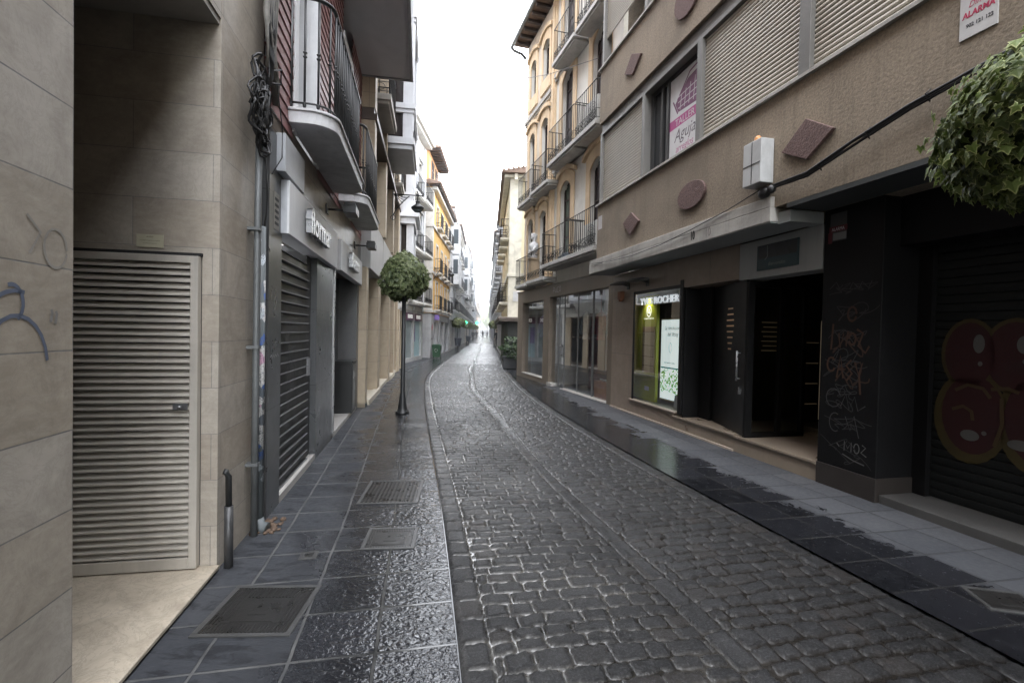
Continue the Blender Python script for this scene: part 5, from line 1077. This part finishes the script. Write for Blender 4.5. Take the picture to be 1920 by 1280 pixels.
m = B_(); m.tube([(-.3, .57, 11.93), (7.0, .57, 11.93)], .06, 8); m.tube([(7.0, .57, 11.93), (7.02, .45, 11.84), (6.9, .2, 11.7), (6.8, .08, 11.5)], .05, 8); m.build('gutter', GALV, t)
SHOPB = mat('brown shop cladding', (.195, .16, .125), .5, .15, 1.5, .06, 40, .15)
m = B_(); m.box(-.3, 7.24, -.3, .05, 2.70, 3.05); m.box(-.305, 7.26, -.1, .075, 3.051, 3.09)
for a, b in ((-.3, .0), (3.88, 4.40), (6.62, 7.24)): m.box(a, b, -.3, .05, -.05, 2.699)
m.box(4.401, 6.619, -.3, .048, 2.655, 2.699); m.box(4.401, 6.619, -.3, .05, -.05, .15)
m.build('shop_frame', SHOPB, t, .004)
m = B_(); m.box(-.0, 3.88, -.25, .05, -.05, .0); m.box(.0, 2.85, -.1, .06, .0005, .03); m.box(3.5, 3.95, -.1, .075, .0005, .09); m.box(4.4, 6.62, -.1, .06, .151, .175); m.build('shop_sill', mat('white marble sill', (.52, .5, .47), .4), t, .003)
m = B_()
for a in (.98, 1.02, 1.93, 2.88, 3.30): m.box(a, a+.02, -.085, -.055, .03, 2.699)
m.build('mullion', plain('steel mullion', (.2, .2, .2), .35, .4), t)
for a, b, z0 in ((.0, .98, .03), (1.04, 1.93, .03), (1.95, 2.88, .03), (2.9, 3.30, .03), (3.32, 3.88, .03), (4.4, 6.62, .176)):
    m = B_(); m.quad((a, -.07, z0), (b, -.07, z0), (b, -.07, 2.7), (a, -.07, 2.7)); m.build('shop_window', GLASS_S, t)
m = B_(); m.lathe((3.12, -.04, 1.2), [(.03, 0), (.03, .05)], 10); m.box(2.97, 3.05, -.05, -.02, .9, 1.3); m.build('door_lock', CHROME, t)
m = B_(); m.box(-.3, 7.2, -3.2, -3.1, 0, 2.9); m.box(-.3, 7.2, -3.1, -.3, 2.72, 2.9); m.box(7.1, 7.2, -3.1, -.31, 0, 2.7); m.box(-.3, -.2, -3.1, -.31, 0, 2.7); m.box(4.0, 4.08, -3.09, -.31, 0, 2.71); m.box(-.19, 7.09, -3.09, -.31, -.04, .0); m.build('shop_interior', mat('shop interior', (.34, .32, .3), .7), t)
m = B_(); m.box(1.2, 2.85, -.9, -.84, .001, 2.2); m.build('burgundy_panel', mat('burgundy panel', (.09, .018, .022), .5), t)
m = B_(); m.box(.05, 1.0, -.55, -.12, .001, .45); m.box(.35, .95, -1.2, -1.1, .46, 1.75); m.build('wood_display', mat('orange wood display', (.28, .10, .045), .45, .2, 8), t)
m = B_(); m.box(4.45, 6.55, -.8, -.76, .3, 1.5); m.build('blue_panel', mat('pale blue panel', (.13, .22, .30), .5), t)
sg = stroke('shop_sign', 'small pale handwritten shop name on the brown fascia', 'sign', F, .053, [[(3.58, 2.80), (3.56, 2.98), (3.46, 2.96), (3.48, 2.88), (3.56, 2.87)], [(3.41, 2.93), (3.39, 2.82), (3.30, 2.83), (3.28, 2.94)], [(3.13, 2.97), (3.23, 2.95), (3.24, 2.83), (3.13, 2.81)], arc((3.02, 2.90), .055, .075, 0, 350, 12)], .02, plain('pale lettering', (.5, .48, .46), .5))
rnd = random.Random(8)
for k in range(16):
    s = .1+.055*k; m = MB(F, (s, -.3, .46)); a = rnd.uniform(.02, .035)
    m.ball((s, -.3+rnd.uniform(-.1, .08), .452+a*.6), a, 8, 5, (1.2, 1.4, .6)); m.ball((s+.01, -.26, .46+a), a*.6, 6, 4)
    o = m.build('trinket', mat('silver trinket', (.4, .39, .38), .3, .5, 30, metal=.4)); tag(o, 'small silvery trinket on the orange wood ledge in the shop window', 'trinket', 'silvery trinkets along the window ledge')
for s, c, lab in ((.75, (.10, .10, .11), 'dark jacket on a stand hung high in the brown-framed shop window'), (.28, (.42, .40, .34), 'cream garment hung beside the dark jacket in the shop window'), (1.45, (.25, .04, .05), 'dark red garment hung in the middle pane of the brown-framed shop window'), (2.35, (.42, .44, .48), 'pale grey garment hung near the glass door of the brown-framed shop'), (5.2, (.16, .30, .42), 'pale blue garment in the far separate pane of the brown-framed shop'), (6.0, (.30, .26, .36), 'mauve garment in the far separate pane of the brown-framed shop')):
    m = MB(F, (s, -.45, 1.6)); prof = [(.03, 2.25), (.05, 2.2), (.17, 2.15), (.19, 1.95), (.15, 1.7), (.19, 1.45)]
    A = []
    for r, z in prof: A.append([m.p(s+r*math.cos(2*PI*q/12), -.5+r*.45*math.sin(2*PI*q/12), z) for q in range(12)])
    for a, b in zip(A, A[1:]):
        for q in range(12): m.f([a[q], a[(q+1) % 12], b[(q+1) % 12], b[q]], True)
    for sg_ in (-1, 1): m.tube([(s+.16*sg_, -.5, 2.12), (s+.23*sg_, -.48, 1.85), (s+.22*sg_, -.45, 1.6)], .05, 8)
    m.tube([(s, -.5, 2.25), (s, -.5, 2.72)], .006, 5)
    o = m.build('garment', mat('cloth %g' % s, c, .85, .3, 8)); tag(o, lab, 'garment')
# on the balconies
for s, d, z, lab in ((.12, .25, 3.62, 'white air conditioner on the lowest near balcony at the corner of the brown render'), (.22, .25, 6.5, 'white air conditioner on the second near balcony')):
    o_ = (s, d, z); ac = thing('air_conditioner', lab, 'air conditioner', F, o_)
    m = MB(F, o_); m.box(s-.12, s+.62, d-.14, d+.14, z+.02, z+.60); m.build('casing', mat('white casing', (.6, .6, .58), .5, .1, 4), ac, .01)
    m = MB(F, o_); m.lathe((s+.25, d, z), [(.01, 0)], 3); m = MB(F, o_)
    rg = arc((s+.18, z+.31), .22, .22, 0, 360, 24)
    for k in (1, .75, .5, .25): m.ribbon([(s+.18+(a-s-.18)*k, z+.31+(b-z-.31)*k) for a, b in rg], .012, d+.142)
    for k in range(4): m.ribbon([(s+.18-.22*math.cos(k*PI/4), z+.31-.22*math.sin(k*PI/4)), (s+.18+.22*math.cos(k*PI/4), z+.31+.22*math.sin(k*PI/4))], .01, d+.1425)
    m.build('fan_grille', plain('dark grille', (.05, .05, .05), .5), ac)
    m = MB(F, o_); m.box(s-.1, s-.04, d-.12, d+.12, z, z+.019); m.box(s+.5, s+.56, d-.12, d+.12, z, z+.019); m.build('foot', BLACKMET, ac)
o_ = (5.05, .2, 3.29); sb = thing('statue', 'white plaster bust of a figure on a tall plinth, on the far lower balcony', 'statue', F, o_)
m = MB(F, o_); m.box(4.92, 5.18, .07, .33, 3.29, 4.0); m.box(4.89, 5.21, .04, .36, 4.001, 4.05); m.build('plinth', OCH, sb, .008)
m = MB(F, o_); m.lathe((5.05, .2, 4.05), [(.11, 0), (.115, .05), (.06, .10), (.05, .15), (.10, .22), (.15, .32), (.155, .42), (.12, .50), (.05, .54), (.048, .58), (.075, .62), (.095, .69), (.09, .76), (.06, .81), (.02, .83)], 16)
for k in range(12): m.ball((5.05+.085*math.cos(k*2.4), .2+.085*math.sin(k*2.4), 4.72+.012*k), .032, 6, 4)
m.ball((5.04, .29, 4.70), .022, 6, 4); m.tube([(5.2, .2, 4.42), (5.22, .28, 4.28), (5.1, .33, 4.25)], .04, 8); m.tube([(4.9, .2, 4.42), (4.88, .28, 4.28), (5.0, .33, 4.25)], .04, 8)
m.build('bust', mat('white plaster', (.62, .62, .63), .7, .15, 8), sb)
m = MB(F, (2.2, .25, 3.62)); m.ball((2.1, .28, 3.70), .14, 12, 6, (1.4, .8, .7)); m.ball((2.4, .28, 3.68), .12, 12, 6, (1.3, .8, .6)); tag(m.build('tarp_bundle', mat('blue grey tarp', (.14, .18, .22), .6, .4, 9)), 'blue grey tarpaulin bundle on the floor of the lower near balcony', 'bundle')
m = MB(F, (3, 1, 9)); m.tube([(6.6, .8, 10.55), (5, 1.0, 9.7), (2, .9, 8.4), (-.2, .55, 7.7)], .008, 4); tag(m.build('cable', plain('grey cable', (.2, .2, .2), .6)), 'thin cable slung across the front of the cream and ochre building', 'cable')

# ------------------------------------------------------------------ ivy trees
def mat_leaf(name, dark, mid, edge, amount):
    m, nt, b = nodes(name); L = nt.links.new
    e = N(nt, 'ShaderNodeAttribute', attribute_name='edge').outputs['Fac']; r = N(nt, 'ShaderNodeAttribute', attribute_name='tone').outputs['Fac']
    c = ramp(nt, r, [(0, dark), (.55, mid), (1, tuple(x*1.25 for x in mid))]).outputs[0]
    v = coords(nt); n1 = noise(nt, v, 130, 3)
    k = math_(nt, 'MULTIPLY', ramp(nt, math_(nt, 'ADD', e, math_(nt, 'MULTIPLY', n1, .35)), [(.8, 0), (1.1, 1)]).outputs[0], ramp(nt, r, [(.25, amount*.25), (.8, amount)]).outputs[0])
    L(mix(nt, k, c, edge), b.inputs['Base Color']); b.inputs['Roughness'].default_value = .48; b.inputs['Specular IOR Level'].default_value = .4
    tl = nt.nodes.new('ShaderNodeBsdfTranslucent'); L(mix(nt, k, c, edge), tl.inputs[0]); mx = nt.nodes.new('ShaderNodeMixShader'); mx.inputs[0].default_value = .22
    out = nt.nodes['Material Output']; L(b.outputs[0], mx.inputs[1]); L(tl.outputs[0], mx.inputs[2]); L(mx.outputs[0], out.inputs[0]); return m
IVY = mat_leaf('variegated ivy', (.035, .055, .024), (.115, .15, .06), (.52, .54, .31), 1.0)
IVY_R = mat_leaf('bright variegated ivy', (.03, .05, .016), (.125, .175, .042), (.60, .62, .27), 1.0)
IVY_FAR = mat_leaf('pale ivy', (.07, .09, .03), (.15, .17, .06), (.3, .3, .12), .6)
LEAF = [(0, -.12), (.16, -.30), (.42, -.34), (.30, -.05), (.50, .16), (.24, .20), (.16, .34), (0, .66), (-.16, .34), (-.24, .20), (-.50, .16), (-.30, -.05), (-.42, -.34), (-.16, -.30)]
def crown(name, c, rx, rz, n, size, mt, seed, shape=lambda a: 1., parent=None, org=(0, 0, 0), core=True):
    r = random.Random(seed); V = []; Fc = []; E_ = []; T_ = []
    lumps = [(Vector((r.gauss(0, 1), r.gauss(0, 1), r.gauss(0, 1))).normalized(), r.uniform(-.17, .13)) for _ in range(34)]
    for k in range(n):
        d = Vector((r.gauss(0, 1), r.gauss(0, 1), r.gauss(0, 1))).normalized()
        f_ = 1 + sum(w*max(0, d.dot(q))**14 for q, w in lumps); f_ *= shape(d.z)
        dep = 1 - abs(r.gauss(0, .06)) + (r.random() < .10)*r.uniform(.02, .11)
        p = Vector((d.x*rx, d.y*rx, d.z*rz))*f_*dep
        nrm = (Vector((d.x, d.y, d.z*.75+.35)) + Vector((r.gauss(0, .4), r.gauss(0, .4), r.gauss(0, .4)))).normalized()
        down = Vector((r.gauss(0, .45), r.gauss(0, .45), -1)); tip = (down - nrm*down.dot(nrm)).normalized(); sd_ = tip.cross(nrm)
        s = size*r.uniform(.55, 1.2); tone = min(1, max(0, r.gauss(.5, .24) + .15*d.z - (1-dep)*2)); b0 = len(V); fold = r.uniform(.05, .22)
        V.append(tuple(p + nrm*.06*s)); E_.append(0); T_.append(tone)
        for x, y in LEAF:
            V.append(tuple(p + sd_*x*s + tip*(y+.1)*s - nrm*(abs(x)*fold + max(0, y)*.25)*s)); E_.append(.8 if abs(x)+abs(y) > .3 else .55); T_.append(tone)
        for q in range(14): Fc.append((b0, b0+1+q, b0+1+(q+1) % 14))
    if core:
        b0 = len(V); nn, kk = 14, 9
        for j in range(kk+1):
            a = PI*j/kk; z = math.cos(a)
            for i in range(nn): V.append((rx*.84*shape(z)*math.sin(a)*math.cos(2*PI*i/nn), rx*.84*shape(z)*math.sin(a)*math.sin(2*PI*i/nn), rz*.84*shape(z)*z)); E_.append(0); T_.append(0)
        for j in range(kk):
            for i in range(nn): Fc.append((b0+j*nn+i, b0+j*nn+(i+1) % nn, b0+(j+1)*nn+(i+1) % nn, b0+(j+1)*nn+i))
    me = bpy.data.meshes.new(name); me.from_pydata([(a[0]+c[0]-org[0], a[1]+c[1]-org[1], a[2]+c[2]-org[2]) for a in V], [], Fc)
    for kx, a in (('edge', E_), ('tone', T_)): q = me.attributes.new(kx, 'FLOAT', 'POINT'); q.data.foreach_set('value', np.array(a, np.float32))
    me.materials.append(mt); o = bpy.data.objects.new(name, me); COL.objects.link(o); o.parent = parent; return o
bulge = lambda z: (1.06 - .34*max(0, z+.1)) * (1.0 if z > -.45 else 1 - .5*(-z-.45)) * (1 + 1.5*max(0, z-.86))
WF = Fr(0, 0, 90, 1)
def ivy_tree(x, y, lab, rx, rz, zc, n, size, mt, seed, pole=.042, group=None):
    t = thing('ivy_tree', lab, 'tree', WF, (x, -y, 0), group); m = MB(WF, (x, -y, 0))
    m.lathe((x, -y, 0), [(.13, 0), (.135, .03), (.10, .045), (.085, .14), (pole+.012, .36), (pole, .42), (pole, zc-rz*.2)], 14)
    for k in range(4): m.lathe((x+.13*math.cos(k*PI/2+.7), -y+.13*math.sin(k*PI/2+.7), .03), [(.02, 0), (.02, .03)], 6)
    m.build('trunk', BLACKMET, t)
    crown('crown', (0, 0, zc), rx, rz, n, size, mt, seed, bulge, t); return t
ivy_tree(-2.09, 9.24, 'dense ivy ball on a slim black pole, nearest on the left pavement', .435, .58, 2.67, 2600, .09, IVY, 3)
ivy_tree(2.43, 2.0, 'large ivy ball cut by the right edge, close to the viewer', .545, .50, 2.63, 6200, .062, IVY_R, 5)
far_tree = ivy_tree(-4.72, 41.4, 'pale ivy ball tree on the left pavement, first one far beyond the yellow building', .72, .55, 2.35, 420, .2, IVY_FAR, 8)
for x, y, lab in ((-5.3, 56, 'second far ivy ball tree in the left row, beside the green cross'), (-6.0, 67, 'third far ivy ball tree in the left row'), (-6.4, 79, 'fourth far ivy ball tree in the left row'), (-7.2, 93, 'fifth and faintest ivy ball tree of the left row'), (-1.75, 47.4, 'lone pale ivy ball tree on the right side of the far street')):
    c = copy_tree(far_tree); c.location = (x, y, 0); c['label'] = lab
# the far green trees at the end of the street
for x, y, h, lab in ((-12.2, 235, 13.5, 'tall pale green tree at the far end of the street'), (-9.3, 250, 11, 'smaller pale green tree right of the tall one at the far end')):
    t = thing('tree', lab, 'tree', WF, (x, -y, 0)); m = MB(WF, (x, -y, 0)); m.tube([(x, -y, 0), (x+.1, -y, h*.4), (x, -y, h*.7)], .2, 7, True, [.28, .2, .1])
    for k in range(5): a = k*1.3; m.tube([(x, -y, h*.4+k*.5), (x+1.6*math.cos(a), -y+1.6*math.sin(a), h*.55+k*.7)], .07, 5, True, [.09, .03])
    m.build('trunk', mat('grey bark', (.12, .1, .08), .9), t); crown('crown', (0, 0, h*.66), 3.6, h*.36, 900, .75, mat_leaf('spring leaves', (.14, .19, .07), (.26, .32, .12), (.3, .34, .16), .4), 4, lambda z: 1, t, core=False)

# ------------------------------------------------------------------ wall lanterns
def lantern(fr, s, d, z, lab, reach=.72, first=None):
    o_ = (s, d, z); t = thing('wall_lantern', lab, 'lamp', fr, o_, 'wall lanterns on iron brackets'); m = MB(fr, o_)
    m.box(s-.03, s+.03, d, d+.025, z-.75, z+.08); m.tube([(s, d, z), (s, d+reach+.12, z)], .018, 8); m.tube([(s, d+reach+.12, z), (s, d+reach+.16, z)], .03, 8)
    m.tube([(s, d+.02, z-.62), (s, d+.10, z-.45), (s, d+.30, z-.2), (s, d+.48, z-.03)], .016, 6)
    for k in range(5): a = R_(12+k*17); m.tube([(s, d+.05, z-.02), (s, d+.05+.36*math.cos(a), z-.02-.36*math.sin(a)*.9)], .009, 5)
    m.tube([(s, d+.02+.07*math.cos(q*PI/5), z-.68+.07*math.sin(q*PI/5)) for q in range(11)], .01, 5)
    m.build('bracket', BLACKMET, t); m = MB(fr, o_); x = d+reach
    m.tube([(s, x, z+.13), (s, x, z-.16)], .016, 8); m.lathe((s, x, z-.02), [(.02, 0), (.045, .03), (.02, .06)], 8)
    m.lathe((s, x, z-.46), [(.15, .03), (.185, .08), (.19, .11), (.13, .16), (.07, .20), (.05, .26), (.07, .28), (.03, .31)], 18); m.build('shade', BLACKMET, t)
    m = MB(fr, o_); m.lathe((s, x, z-.50), [(.03, 0), (.09, .015), (.13, .05), (.145, .075)], 16); m.build('globe', glassy('frosted lamp glass', (.10, .12, .13), .2), t); return t
lantern(FM, 4.15, .13, 5.57, 'black wall lantern on a scrolled bracket, nearest one, in front of the white bays')
lantern(FY, .25, .11, 5.25, 'black wall lantern on the corner of the yellow building', 1.0)
lantern(FB, 7.6, .1, 4.9, 'wall lantern on the joint between the first two far left houses', 1.0)
lantern(FB, 29, .1, 4.8, 'small distant wall lantern farther down the left row', 1.0)

# ------------------------------------------------------------------ covers in the paving
IRON = mat('worn wet iron cover', (.035, .034, .033), .3, .35, 6, .2, 90, 0, .35, bstr=.2)
CFR = mat('cover frame', (.055, .055, .054), .4)
def cover(name, cs, lab, kind):
    P4 = [Vector((a, b, 0)) for a, b in cs]; c = sum(P4, Vector())/4; ex = (P4[1]-P4[0]+P4[2]-P4[3]); ey = (P4[0]-P4[3]+P4[1]-P4[2]); wx, wy = ex.length/2, ey.length/2; ex.normalize(); ey = Vector((-ex.y, ex.x, 0))
    fr = Fr(c.x, c.y, 90-math.degrees(math.atan2(ex.y, ex.x)), 1); o_ = (0, 0, .006); t = thing(name, lab, 'cover', fr, o_); m = MB(fr, o_)
    a, b = wx/2, wy/2; f_ = .028
    m.box(-a, a, -b, -b+f_, .0, .014); m.box(-a, a, b-f_, b, .0, .014); m.box(-a, -a+f_, -b+f_, b-f_, .0, .0139); m.box(a-f_, a, -b+f_, b-f_, .0, .0139); m.build('frame', CFR, t, .002)
    m = MB(fr, o_); a -= f_+.004; b -= f_+.004
    if kind == 'slots':
        n = 7; m.box(-a, a, -b, b, .0, .0065)
        for k in range(n): x = -a+2*a*(k+.5)/n; m.box(x-a*.5/n, x+a*.5/n, -b, b, .0066, .0125)
    else:
        m.box(-a, a, -b, b, .0, .009)
        nx, ny = (int(a*2/.019), 1) if kind == 'ribs' else (int(a*2/.036), int(b*2/.036))
        for i in range(nx):
            x0, x1 = -a+2*a*i/nx, -a+2*a*(i+.55)/nx
            if kind == 'ribs':
                if abs(x0) < .13: m.box(x0, x1, -b, -.12, .0091, .0128); m.box(x0, x1, .14, b, .0091, .0128)
                else: m.box(x0, x1, -b, b, .0091, .0128)
            else:
                for j in range(ny):
                    y0 = -b+2*b*(j+.1)/ny; m.box(x0, x1, y0, y0+2*b*.6/ny, .0091, .0135)
        if kind == 'ribs': m.box(-.12, .12, -.10, .12, .0091, .0115); m.box(-.05, .05, .02, .06, .0116, .0135); m.box(-a*.7, -a*.5, b*.5, b*.62, .0129, .0136); m.box(a*.5, a*.7, b*.5, b*.62, .0129, .0136)
    m.build('plate', IRON, t); return t
cover('manhole_cover', [(-1.71, 2.94), (-1.20, 2.97), (-1.09, 2.48), (-1.60, 2.45)], 'large ribbed iron cover, nearest one, beside the portal step', 'ribs')
cover('manhole_cover', [(-1.13, 3.85), (-.74, 3.89), (-.68, 3.51), (-1.07, 3.47)], 'small square ribbed iron cover in the middle of the left pavement', 'ribs')
cover('manhole_cover', [(-1.49, 5.06), (-.94, 5.11), (-.82, 4.44), (-1.38, 4.38)], 'studded iron cover, farthest of the three on the left pavement', 'studs')
cover('drain_grate', [(-1.48, 3.41), (-1.37, 3.44), (-1.33, 3.32), (-1.45, 3.30)], 'tiny slotted drain grate near the pipe stub', 'slots')
cover('manhole_cover', [(2.98, 3.14), (3.30, 3.06), (3.24, 2.78), (2.92, 2.86)], 'dark iron cover in the right pavement near the picture edge', 'ribs')

# ------------------------------------------------------------------ things down the street
x, y = -4.38, 28.0; t = thing('wheelie_bin', 'green wheelie bin with a white recycling mark, at the corner of the yellow building', 'bin', WF, (x, -y, 0)); o_ = (x, -y, 0)
GRN = mat('green bin plastic', (.035, .095, .05), .45, .15, 4)
m = MB(WF, o_)
lo = [m.p(x+a*.20, -y+b*.2, .06) for a, b in ((-1, -1), (1, -1), (1, 1), (-1, 1))]; hi = [m.p(x+a*.25, -y+b*.27, .72) for a, b in ((-1, -1), (1, -1), (1, 1), (-1, 1))]
m.f(lo[::-1]); m.f(hi)
for k in range(4): m.f([lo[k], lo[(k+1) % 4], hi[(k+1) % 4], hi[k]])
m.build('body', GRN, t, .015)
m = MB(WF, o_); m.box(x-.27, x+.27, -y-.28, -y+.30, .722, .75); m.prism([(x-.26, .751), (x+.26, .751), (x+.2, .80), (x-.2, .80)], 'd', -y-.25, -y+.25); m.tube([(x-.22, -y-.3, .73), (x+.22, -y-.3, .73)], .02, 8); m.build('lid', GRN, t, .008)
for q in (-.21, .21):
    m = MB(WF, o_); m.tube([(x+q-.025, -y-.2, .08), (x+q+.025, -y-.2, .08)], .08, 14); m.build('wheel', plain('black rubber', (.02, .02, .02), .7), t)
# white mark: a ring of three arrows on the side facing the viewer (local y+ is away from the viewer for d = -y)
m = MB(WF, o_)
for k in range(3):
    a0 = 90+120*k; P3 = [(x+.085*math.cos(R_(a0+q*22)), -y+.262-.0, .46+.085*math.sin(R_(a0+q*22))) for q in range(5)]
    m.tube(P3, .014, 5)
m.build('recycling_mark', plain('white mark', (.6, .6, .58), .5), t)
def litter_bin(x, y, lab):
    o_ = (x, -y, 0); t = thing('litter_bin', lab, 'bin', WF, o_, 'grey litter bins on posts'); m = MB(WF, o_)
    m.lathe((x, -y, .48), [(.17, 0), (.2, .03), (.27, .55), (.285, .56), (.285, .60), (.24, .60), (.22, .1)], 16); m.build('basket', mat('grey bin plastic', (.13, .14, .17), .5), t)
    m = MB(WF, o_); m.tube([(x, -y, 0), (x, -y, .5)], .05, 8); m.lathe((x, -y, 0), [(.14, 0), (.14, .03), (.06, .05)], 10); m.build('post', BLACKMET, t)
litter_bin(-4.05, 36.0, 'grey litter bin on a post on the left pavement, nearer of two')
litter_bin(-4.75, 52.0, 'grey litter bin on a post on the left pavement, farther of two')
GREENX = emit('green neon', (.08, 1, .45), 3.5)
def cross(x, y, z, lab):
    o_ = (x, -y, z); t = thing('pharmacy_cross', lab, 'sign', WF, o_); m = MB(WF, o_); m.box(x-.2, x+.2, -y-.06, -y+.06, z-.07, z+.07); m.box(x-.07, x+.07, -y-.0605, -y+.0605, z-.2, z+.2); m.build('cross', GREENX, t)
    m = MB(WF, o_); m.tube([(x-.2, -y, z), (x-1.2, -y, z)], .03, 6); m.build('arm', BLACKMET, t)
cross(-4.55, 46.5, 2.42, 'lit green pharmacy cross, the left one of two down the street')
cross(-4.05, 55.5, 2.55, 'lit green pharmacy cross, the right one of two down the street')
# planter by the pale yellow corner house
o_ = (-.02, -22.1, 0); x, y = o_[0], 22.1; t = thing('planter', 'dark square planter with a bushy green shrub at the corner of the brown-framed shop', 'planter', WF, o_)
y = 21.0; x = .05
m = MB(WF, o_); m.box(x-.42, x+.42, -y-.42, -y+.42, .03, .50); m.box(x-.45, x+.45, -y-.45, -y+.45, .501, .57); m.build('box', mat('dark planter', (.03, .032, .035), .5, .3, 4), t, .01)
crown('foliage', (x-o_[0], -(-y)-(-o_[1]) if False else 0, 0), .01, .01, 1, .01, IVY, 1) if False else None
c = crown('foliage', (x-o_[0], y-22.1, .85), .55, .5, 560, .13, mat_leaf('shrub leaves', (.014, .025, .014), (.035, .06, .028), (.12, .16, .07), .4), 12, lambda z: 1.0 + .25*math.sin(z*9), t, core=False)
# people far down the street
def person(x, y, face, lab, top, legs, h=1.72, seed=1, phase=1):
    o_ = thing('person', lab, 'person', WF, (x, -y, 0)); o_.rotation_euler = (0, 0, R_(face)); k = h/1.72
    J = {'pel': (0, 0, .95), 'sp': (0, .01, 1.15), 'ch': (0, .02, 1.34), 'nk': (0, .01, 1.48), 'hd': (0, -.02, 1.58), 'ht': (0, -.02, 1.68),
         'hl': (-.09, 0, .90), 'kl': (-.10, -.16*phase, .50), 'al': (-.10, -.12*phase, .09), 'tl': (-.10, -.28*phase, .04),
         'hr': (.09, 0, .90), 'kr': (.10, .06*phase, .49), 'ar': (.10, .28*phase, .12), 'tr': (.10, .14*phase, .03),
         'sl': (-.18, .02, 1.40), 'el': (-.24, .10*phase, 1.14), 'wl': (-.23, .02*phase, .92), 'fl': (-.22, -.03, .82),
         'sr': (.18, .02, 1.40), 'er': (.24, .0, 1.14), 'wr': (.22, -.14*phase, .95), 'fr': (.21, -.18*phase, .86)}
    Rr = {'pel': .15, 'sp': .145, 'ch': .17, 'nk': .06, 'hd': .09, 'ht': .075, 'hl': .095, 'kl': .065, 'al': .045, 'tl': .04, 'hr': .095, 'kr': .065, 'ar': .045, 'tr': .04, 'sl': .075, 'el': .05, 'wl': .037, 'fl': .03, 'sr': .075, 'er': .05, 'wr': .037, 'fr': .03}
    E_ = [('pel', 'sp'), ('sp', 'ch'), ('ch', 'nk'), ('nk', 'hd'), ('hd', 'ht'), ('pel', 'hl'), ('hl', 'kl'), ('kl', 'al'), ('al', 'tl'), ('pel', 'hr'), ('hr', 'kr'), ('kr', 'ar'), ('ar', 'tr'), ('ch', 'sl'), ('sl', 'el'), ('el', 'wl'), ('wl', 'fl'), ('ch', 'sr'), ('sr', 'er'), ('er', 'wr'), ('wr', 'fr')]
    nm = list(J); me = bpy.data.meshes.new('body'); me.from_pydata([tuple(c*k for c in J[n]) for n in nm], [(nm.index(a), nm.index(b)) for a, b in E_], [])
    ob = bpy.data.objects.new('body_build', me); COL.objects.link(ob); sk = ob.modifiers.new('skin', 'SKIN'); ss_ = ob.modifiers.new('sub', 'SUBSURF'); ss_.levels = 1
    for i, n in enumerate(nm): v = me.skin_vertices[0].data[i]; v.radius = (Rr[n]*k, Rr[n]*k*(.72 if n in ('pel', 'sp', 'ch') else 1)); v.use_root = n == 'pel'
    dg = bpy.context.evaluated_depsgraph_get(); dg.update(); bm_ = bpy.data.meshes.new_from_object(ob.evaluated_get(dg)); bpy.data.objects.remove(ob); bm_.name = 'body'
    sk_ = plain('skin', (.42, .27, .2), .6); bm_.materials.clear()
    for q in (mat('coat %s' % lab[:9], top, .85), mat('trousers %s' % lab[:9], legs, .85), sk_, plain('dark shoes', (.02, .02, .02), .6)): bm_.materials.append(q)
    for p_ in bm_.polygons:
        z = p_.center.z/k; ax = abs(p_.center.x)
        p_.use_smooth = True; p_.material_index = 2 if z > 1.50 or (ax > .17 and z < .93 and z > .7) else 0 if z > .86 else 3 if z < .12 else 1
    b = bpy.data.objects.new('body', bm_); COL.objects.link(b); b.parent = o_
    m = MB(WF, (0, 0, 0)); m.ball((0, -.035*k, 1.66*k), .105*k, 12, 8, (1, 1.1, .95)); hr_ = m.build('hair', plain('dark hair', (.03, .022, .018), .6), o_)
    return o_
person(-1.45, 46.3, 8, 'person in dark coat walking beside the lone ivy tree on the right', (.02, .02, .025), (.025, .025, .03), 1.76, 1, 1)
person(-6.2, 76, 0, 'person in a dark jacket on the left pavement, nearest of the distant walkers', (.03, .025, .03), (.03, .03, .04), 1.7, 2, -1)
person(-6.5, 88, 10, 'person in a dull red jacket on the left pavement', (.16, .03, .04), (.05, .04, .05), 1.68, 3, 1)
person(-6.6, 108, 0, 'person in black in the middle distance, left of a pair', (.02, .02, .02), (.02, .02, .025), 1.75, 4, 1)
person(-5.7, 110, 5, 'person in black in the middle distance, right of a pair', (.03, .03, .035), (.02, .02, .025), 1.7, 5, -1)
person(-3.7, 100, 0, 'person in dark clothes at the right kerb far away', (.03, .03, .035), (.03, .03, .03), 1.7, 6, 1)

hz_m = bpy.data.materials.new('thin wet haze'); hz_m.use_nodes = True; hn = hz_m.node_tree
for q in list(hn.nodes):
    if q.type != 'OUTPUT_MATERIAL': hn.nodes.remove(q)
vs = hn.nodes.new('ShaderNodeVolumeScatter'); vs.inputs['Color'].default_value = (.93, .97, 1, 1); vs.inputs['Density'].default_value = .0030; vs.inputs['Anisotropy'].default_value = .3
hn.links.new(vs.outputs[0], hn.nodes['Material Output'].inputs['Volume'])
m = MB(WF, (-8, -150, 0)); m.box(-60, 40, -320, -24, -.3, 45); hzo = m.build('haze', hz_m, kind='structure')
SC.cycles.volume_bounces = 1
